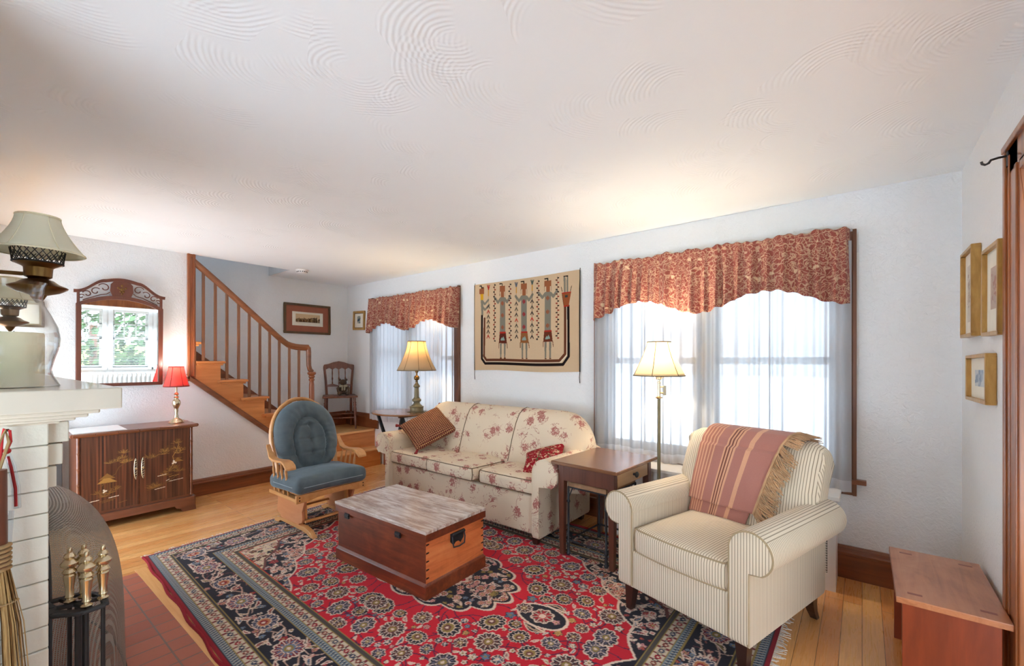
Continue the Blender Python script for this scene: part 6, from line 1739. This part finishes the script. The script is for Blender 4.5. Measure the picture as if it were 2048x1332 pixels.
valance('red paisley scalloped valance over the wide double window behind the armchair', -1.80, -.058, 2.165, 1.695, 1.812, -.93, 5)
def sheer(label, x0, x1, z0, z1, seed, group):
    t = thing('sheer_curtain', label, 'curtain', ((x0 + x1) / 2, YW - .03, z0), group='white sheer curtains'); W_ = x1 - x0; r0 = random.Random(seed); cx = (x0 + x1) / 2
    ph = [r0.uniform(0, 6.3) for _ in range(6)]; nf = max(3, W_ / .075)
    def d(u, v):
        k = .6 + .4 * v
        return -.040 - .019 * k * (.62 * math.sin(2 * PI * nf * u + 1.1 * math.sin(2 * PI * u * 1.7 + ph[0]) + ph[1] + .3 * v) + .38 * math.sin(2 * PI * nf * .37 * u + ph[2]))
    n = int(W_ * 160)
    def f(a, b): return lambda u, v: (x0 + W_ * u - cx, d(u, a + (b - a) * v), (z1 - z0) * (1 - (a + (b - a) * v)) + .006 * math.sin(9 * u + ph[3]))
    MB().grid(n, 24, f(0, .955)).build('voile_panel', M_SHEER, t, recalc=False)
    MB().grid(n, 2, f(.955, 1.0)).build('hem', M_HEM, t, recalc=False)
sheer('white sheer curtain on the left half of the window by the stairs', -5.10, -4.27, .575, 2.10, 1, '')
sheer('white sheer curtain behind the tan lamp, right half of the window by the stairs', -4.29, -3.50, .575, 2.10, 2, '')
sheer('white sheer curtain at the left edge of the double window, beside the sofa end', -1.79, -1.34, .585, 2.09, 3, '')
sheer('white sheer curtain directly behind the floor lamp in the double window', -1.35, -.92, .57, 2.09, 4, '')
sheer('white sheer curtain right of the dark mullion, behind the armchair throw', -.935, -.48, .565, 2.09, 5, '')
sheer('white sheer curtain at the right edge of the double window, behind the armchair back', -.49, -.05, .55, 2.09, 6, '')

# ------------------------------------------------------------------ smaller fittings
rc = thing('radiator_cover', 'low white painted radiator cover under the double window behind the armchair', 'radiator cover', (-.86, 3.30, 0))
m = MB(); m.box(-.76, .76, -.14, .145, .535, .56); m.build('cover_top', M_WHITE, rc, smooth=False, bevel=.004)
m = MB(); m.box(-.74, -.70, -.12, .14, .0, .535); m.box(.70, .74, -.12, .14, 0, .535); m.box(-.70, .70, -.12, -.105, .40, .535); m.box(-.70, .70, -.12, -.105, .0, .10); m.box(-.06, .06, -.12, -.105, .1, .4); m.build('frame', M_WHITE, rc, smooth=False)
def m_grille():
    g = NG('pierced_grille'); v = g.vor(g.obj((1, .01, 1)), 70, 'F1', 0, 0.0)
    g.pr(Base_Color=g.ramp(v, [(.40, rgb(60, 60, 58)), (.46, rgb(222, 220, 214))]), Roughness=.5); return g.m
MB().box(-.70, .70, -.112, -.108, .10, .40).build('grille', m_grille(), rc, smooth=False)
sd = thing('smoke_detector', 'round white smoke detector on the ceiling near the stair opening', 'smoke detector', (-5.075, 2.475, HC - .038))
MB().lathe([(0, 0), (.042, 0), (.052, .006), (.055, .02), (.066, .026), (.068, .038), (0, .038)], 28).build('body', M_WHITE, sd)
m = MB()
for k in range(16): a = 2 * PI * k / 16; m.box(.0, .001, -.003, .003, .008, .018) if False else m.bar((.0545 * math.cos(a), .0545 * math.sin(a), .008), (.0562 * math.cos(a), .0562 * math.sin(a), .018), .012, .002)
m.build('vent_slots', M_DIM, sd, smooth=False)
sw = thing('light_switch', 'white light switch plate on the front wall left of the sheer curtain', 'light switch', (-5.165, YW, 1.595))
MB().box(-.035, .035, -.006, 0, -.057, .057).build('plate', M_WHITE, sw, smooth=False, bevel=.002)
MB().box(-.005, .005, -.014, -.005, -.010, .012).build('toggle', M_WHITE, sw, smooth=False)
hk = thing('plant_hook', 'black iron plant hook projecting from the wooden door casing at right', 'hook', (XR - .012, 2.40, 2.10))
MB().box(-.004, .0, -.011, .011, -.035, .02).build('plate', M_BLACK, hk, smooth=False, bevel=.001)
MB().tube([(0, 0, .004), (-.025, -.002, .003), (-.044, -.004, -.001), (-.050, -.004, -.011), (-.059, -.005, -.015), (-.067, -.005, -.010), (-.069, -.005, -.001)], .0042, 8).build('arm', M_BLACK, hk)
cd2 = MB().tube([(-1.30, 3.10, .02), (-1.22, 3.0, .016), (-1.20, 2.84, .016), (-1.24, 2.70, .016), (-1.20, 2.58, .016), (-1.15, 2.60, .016), (-1.13, 2.75, .016), (-1.12, 2.93, .016)], .004, 6).build('lamp_cord', M_PAPER, None)
tag(cd2, 'thin white electric cord lying on the rug behind the end table leg', 'cord')
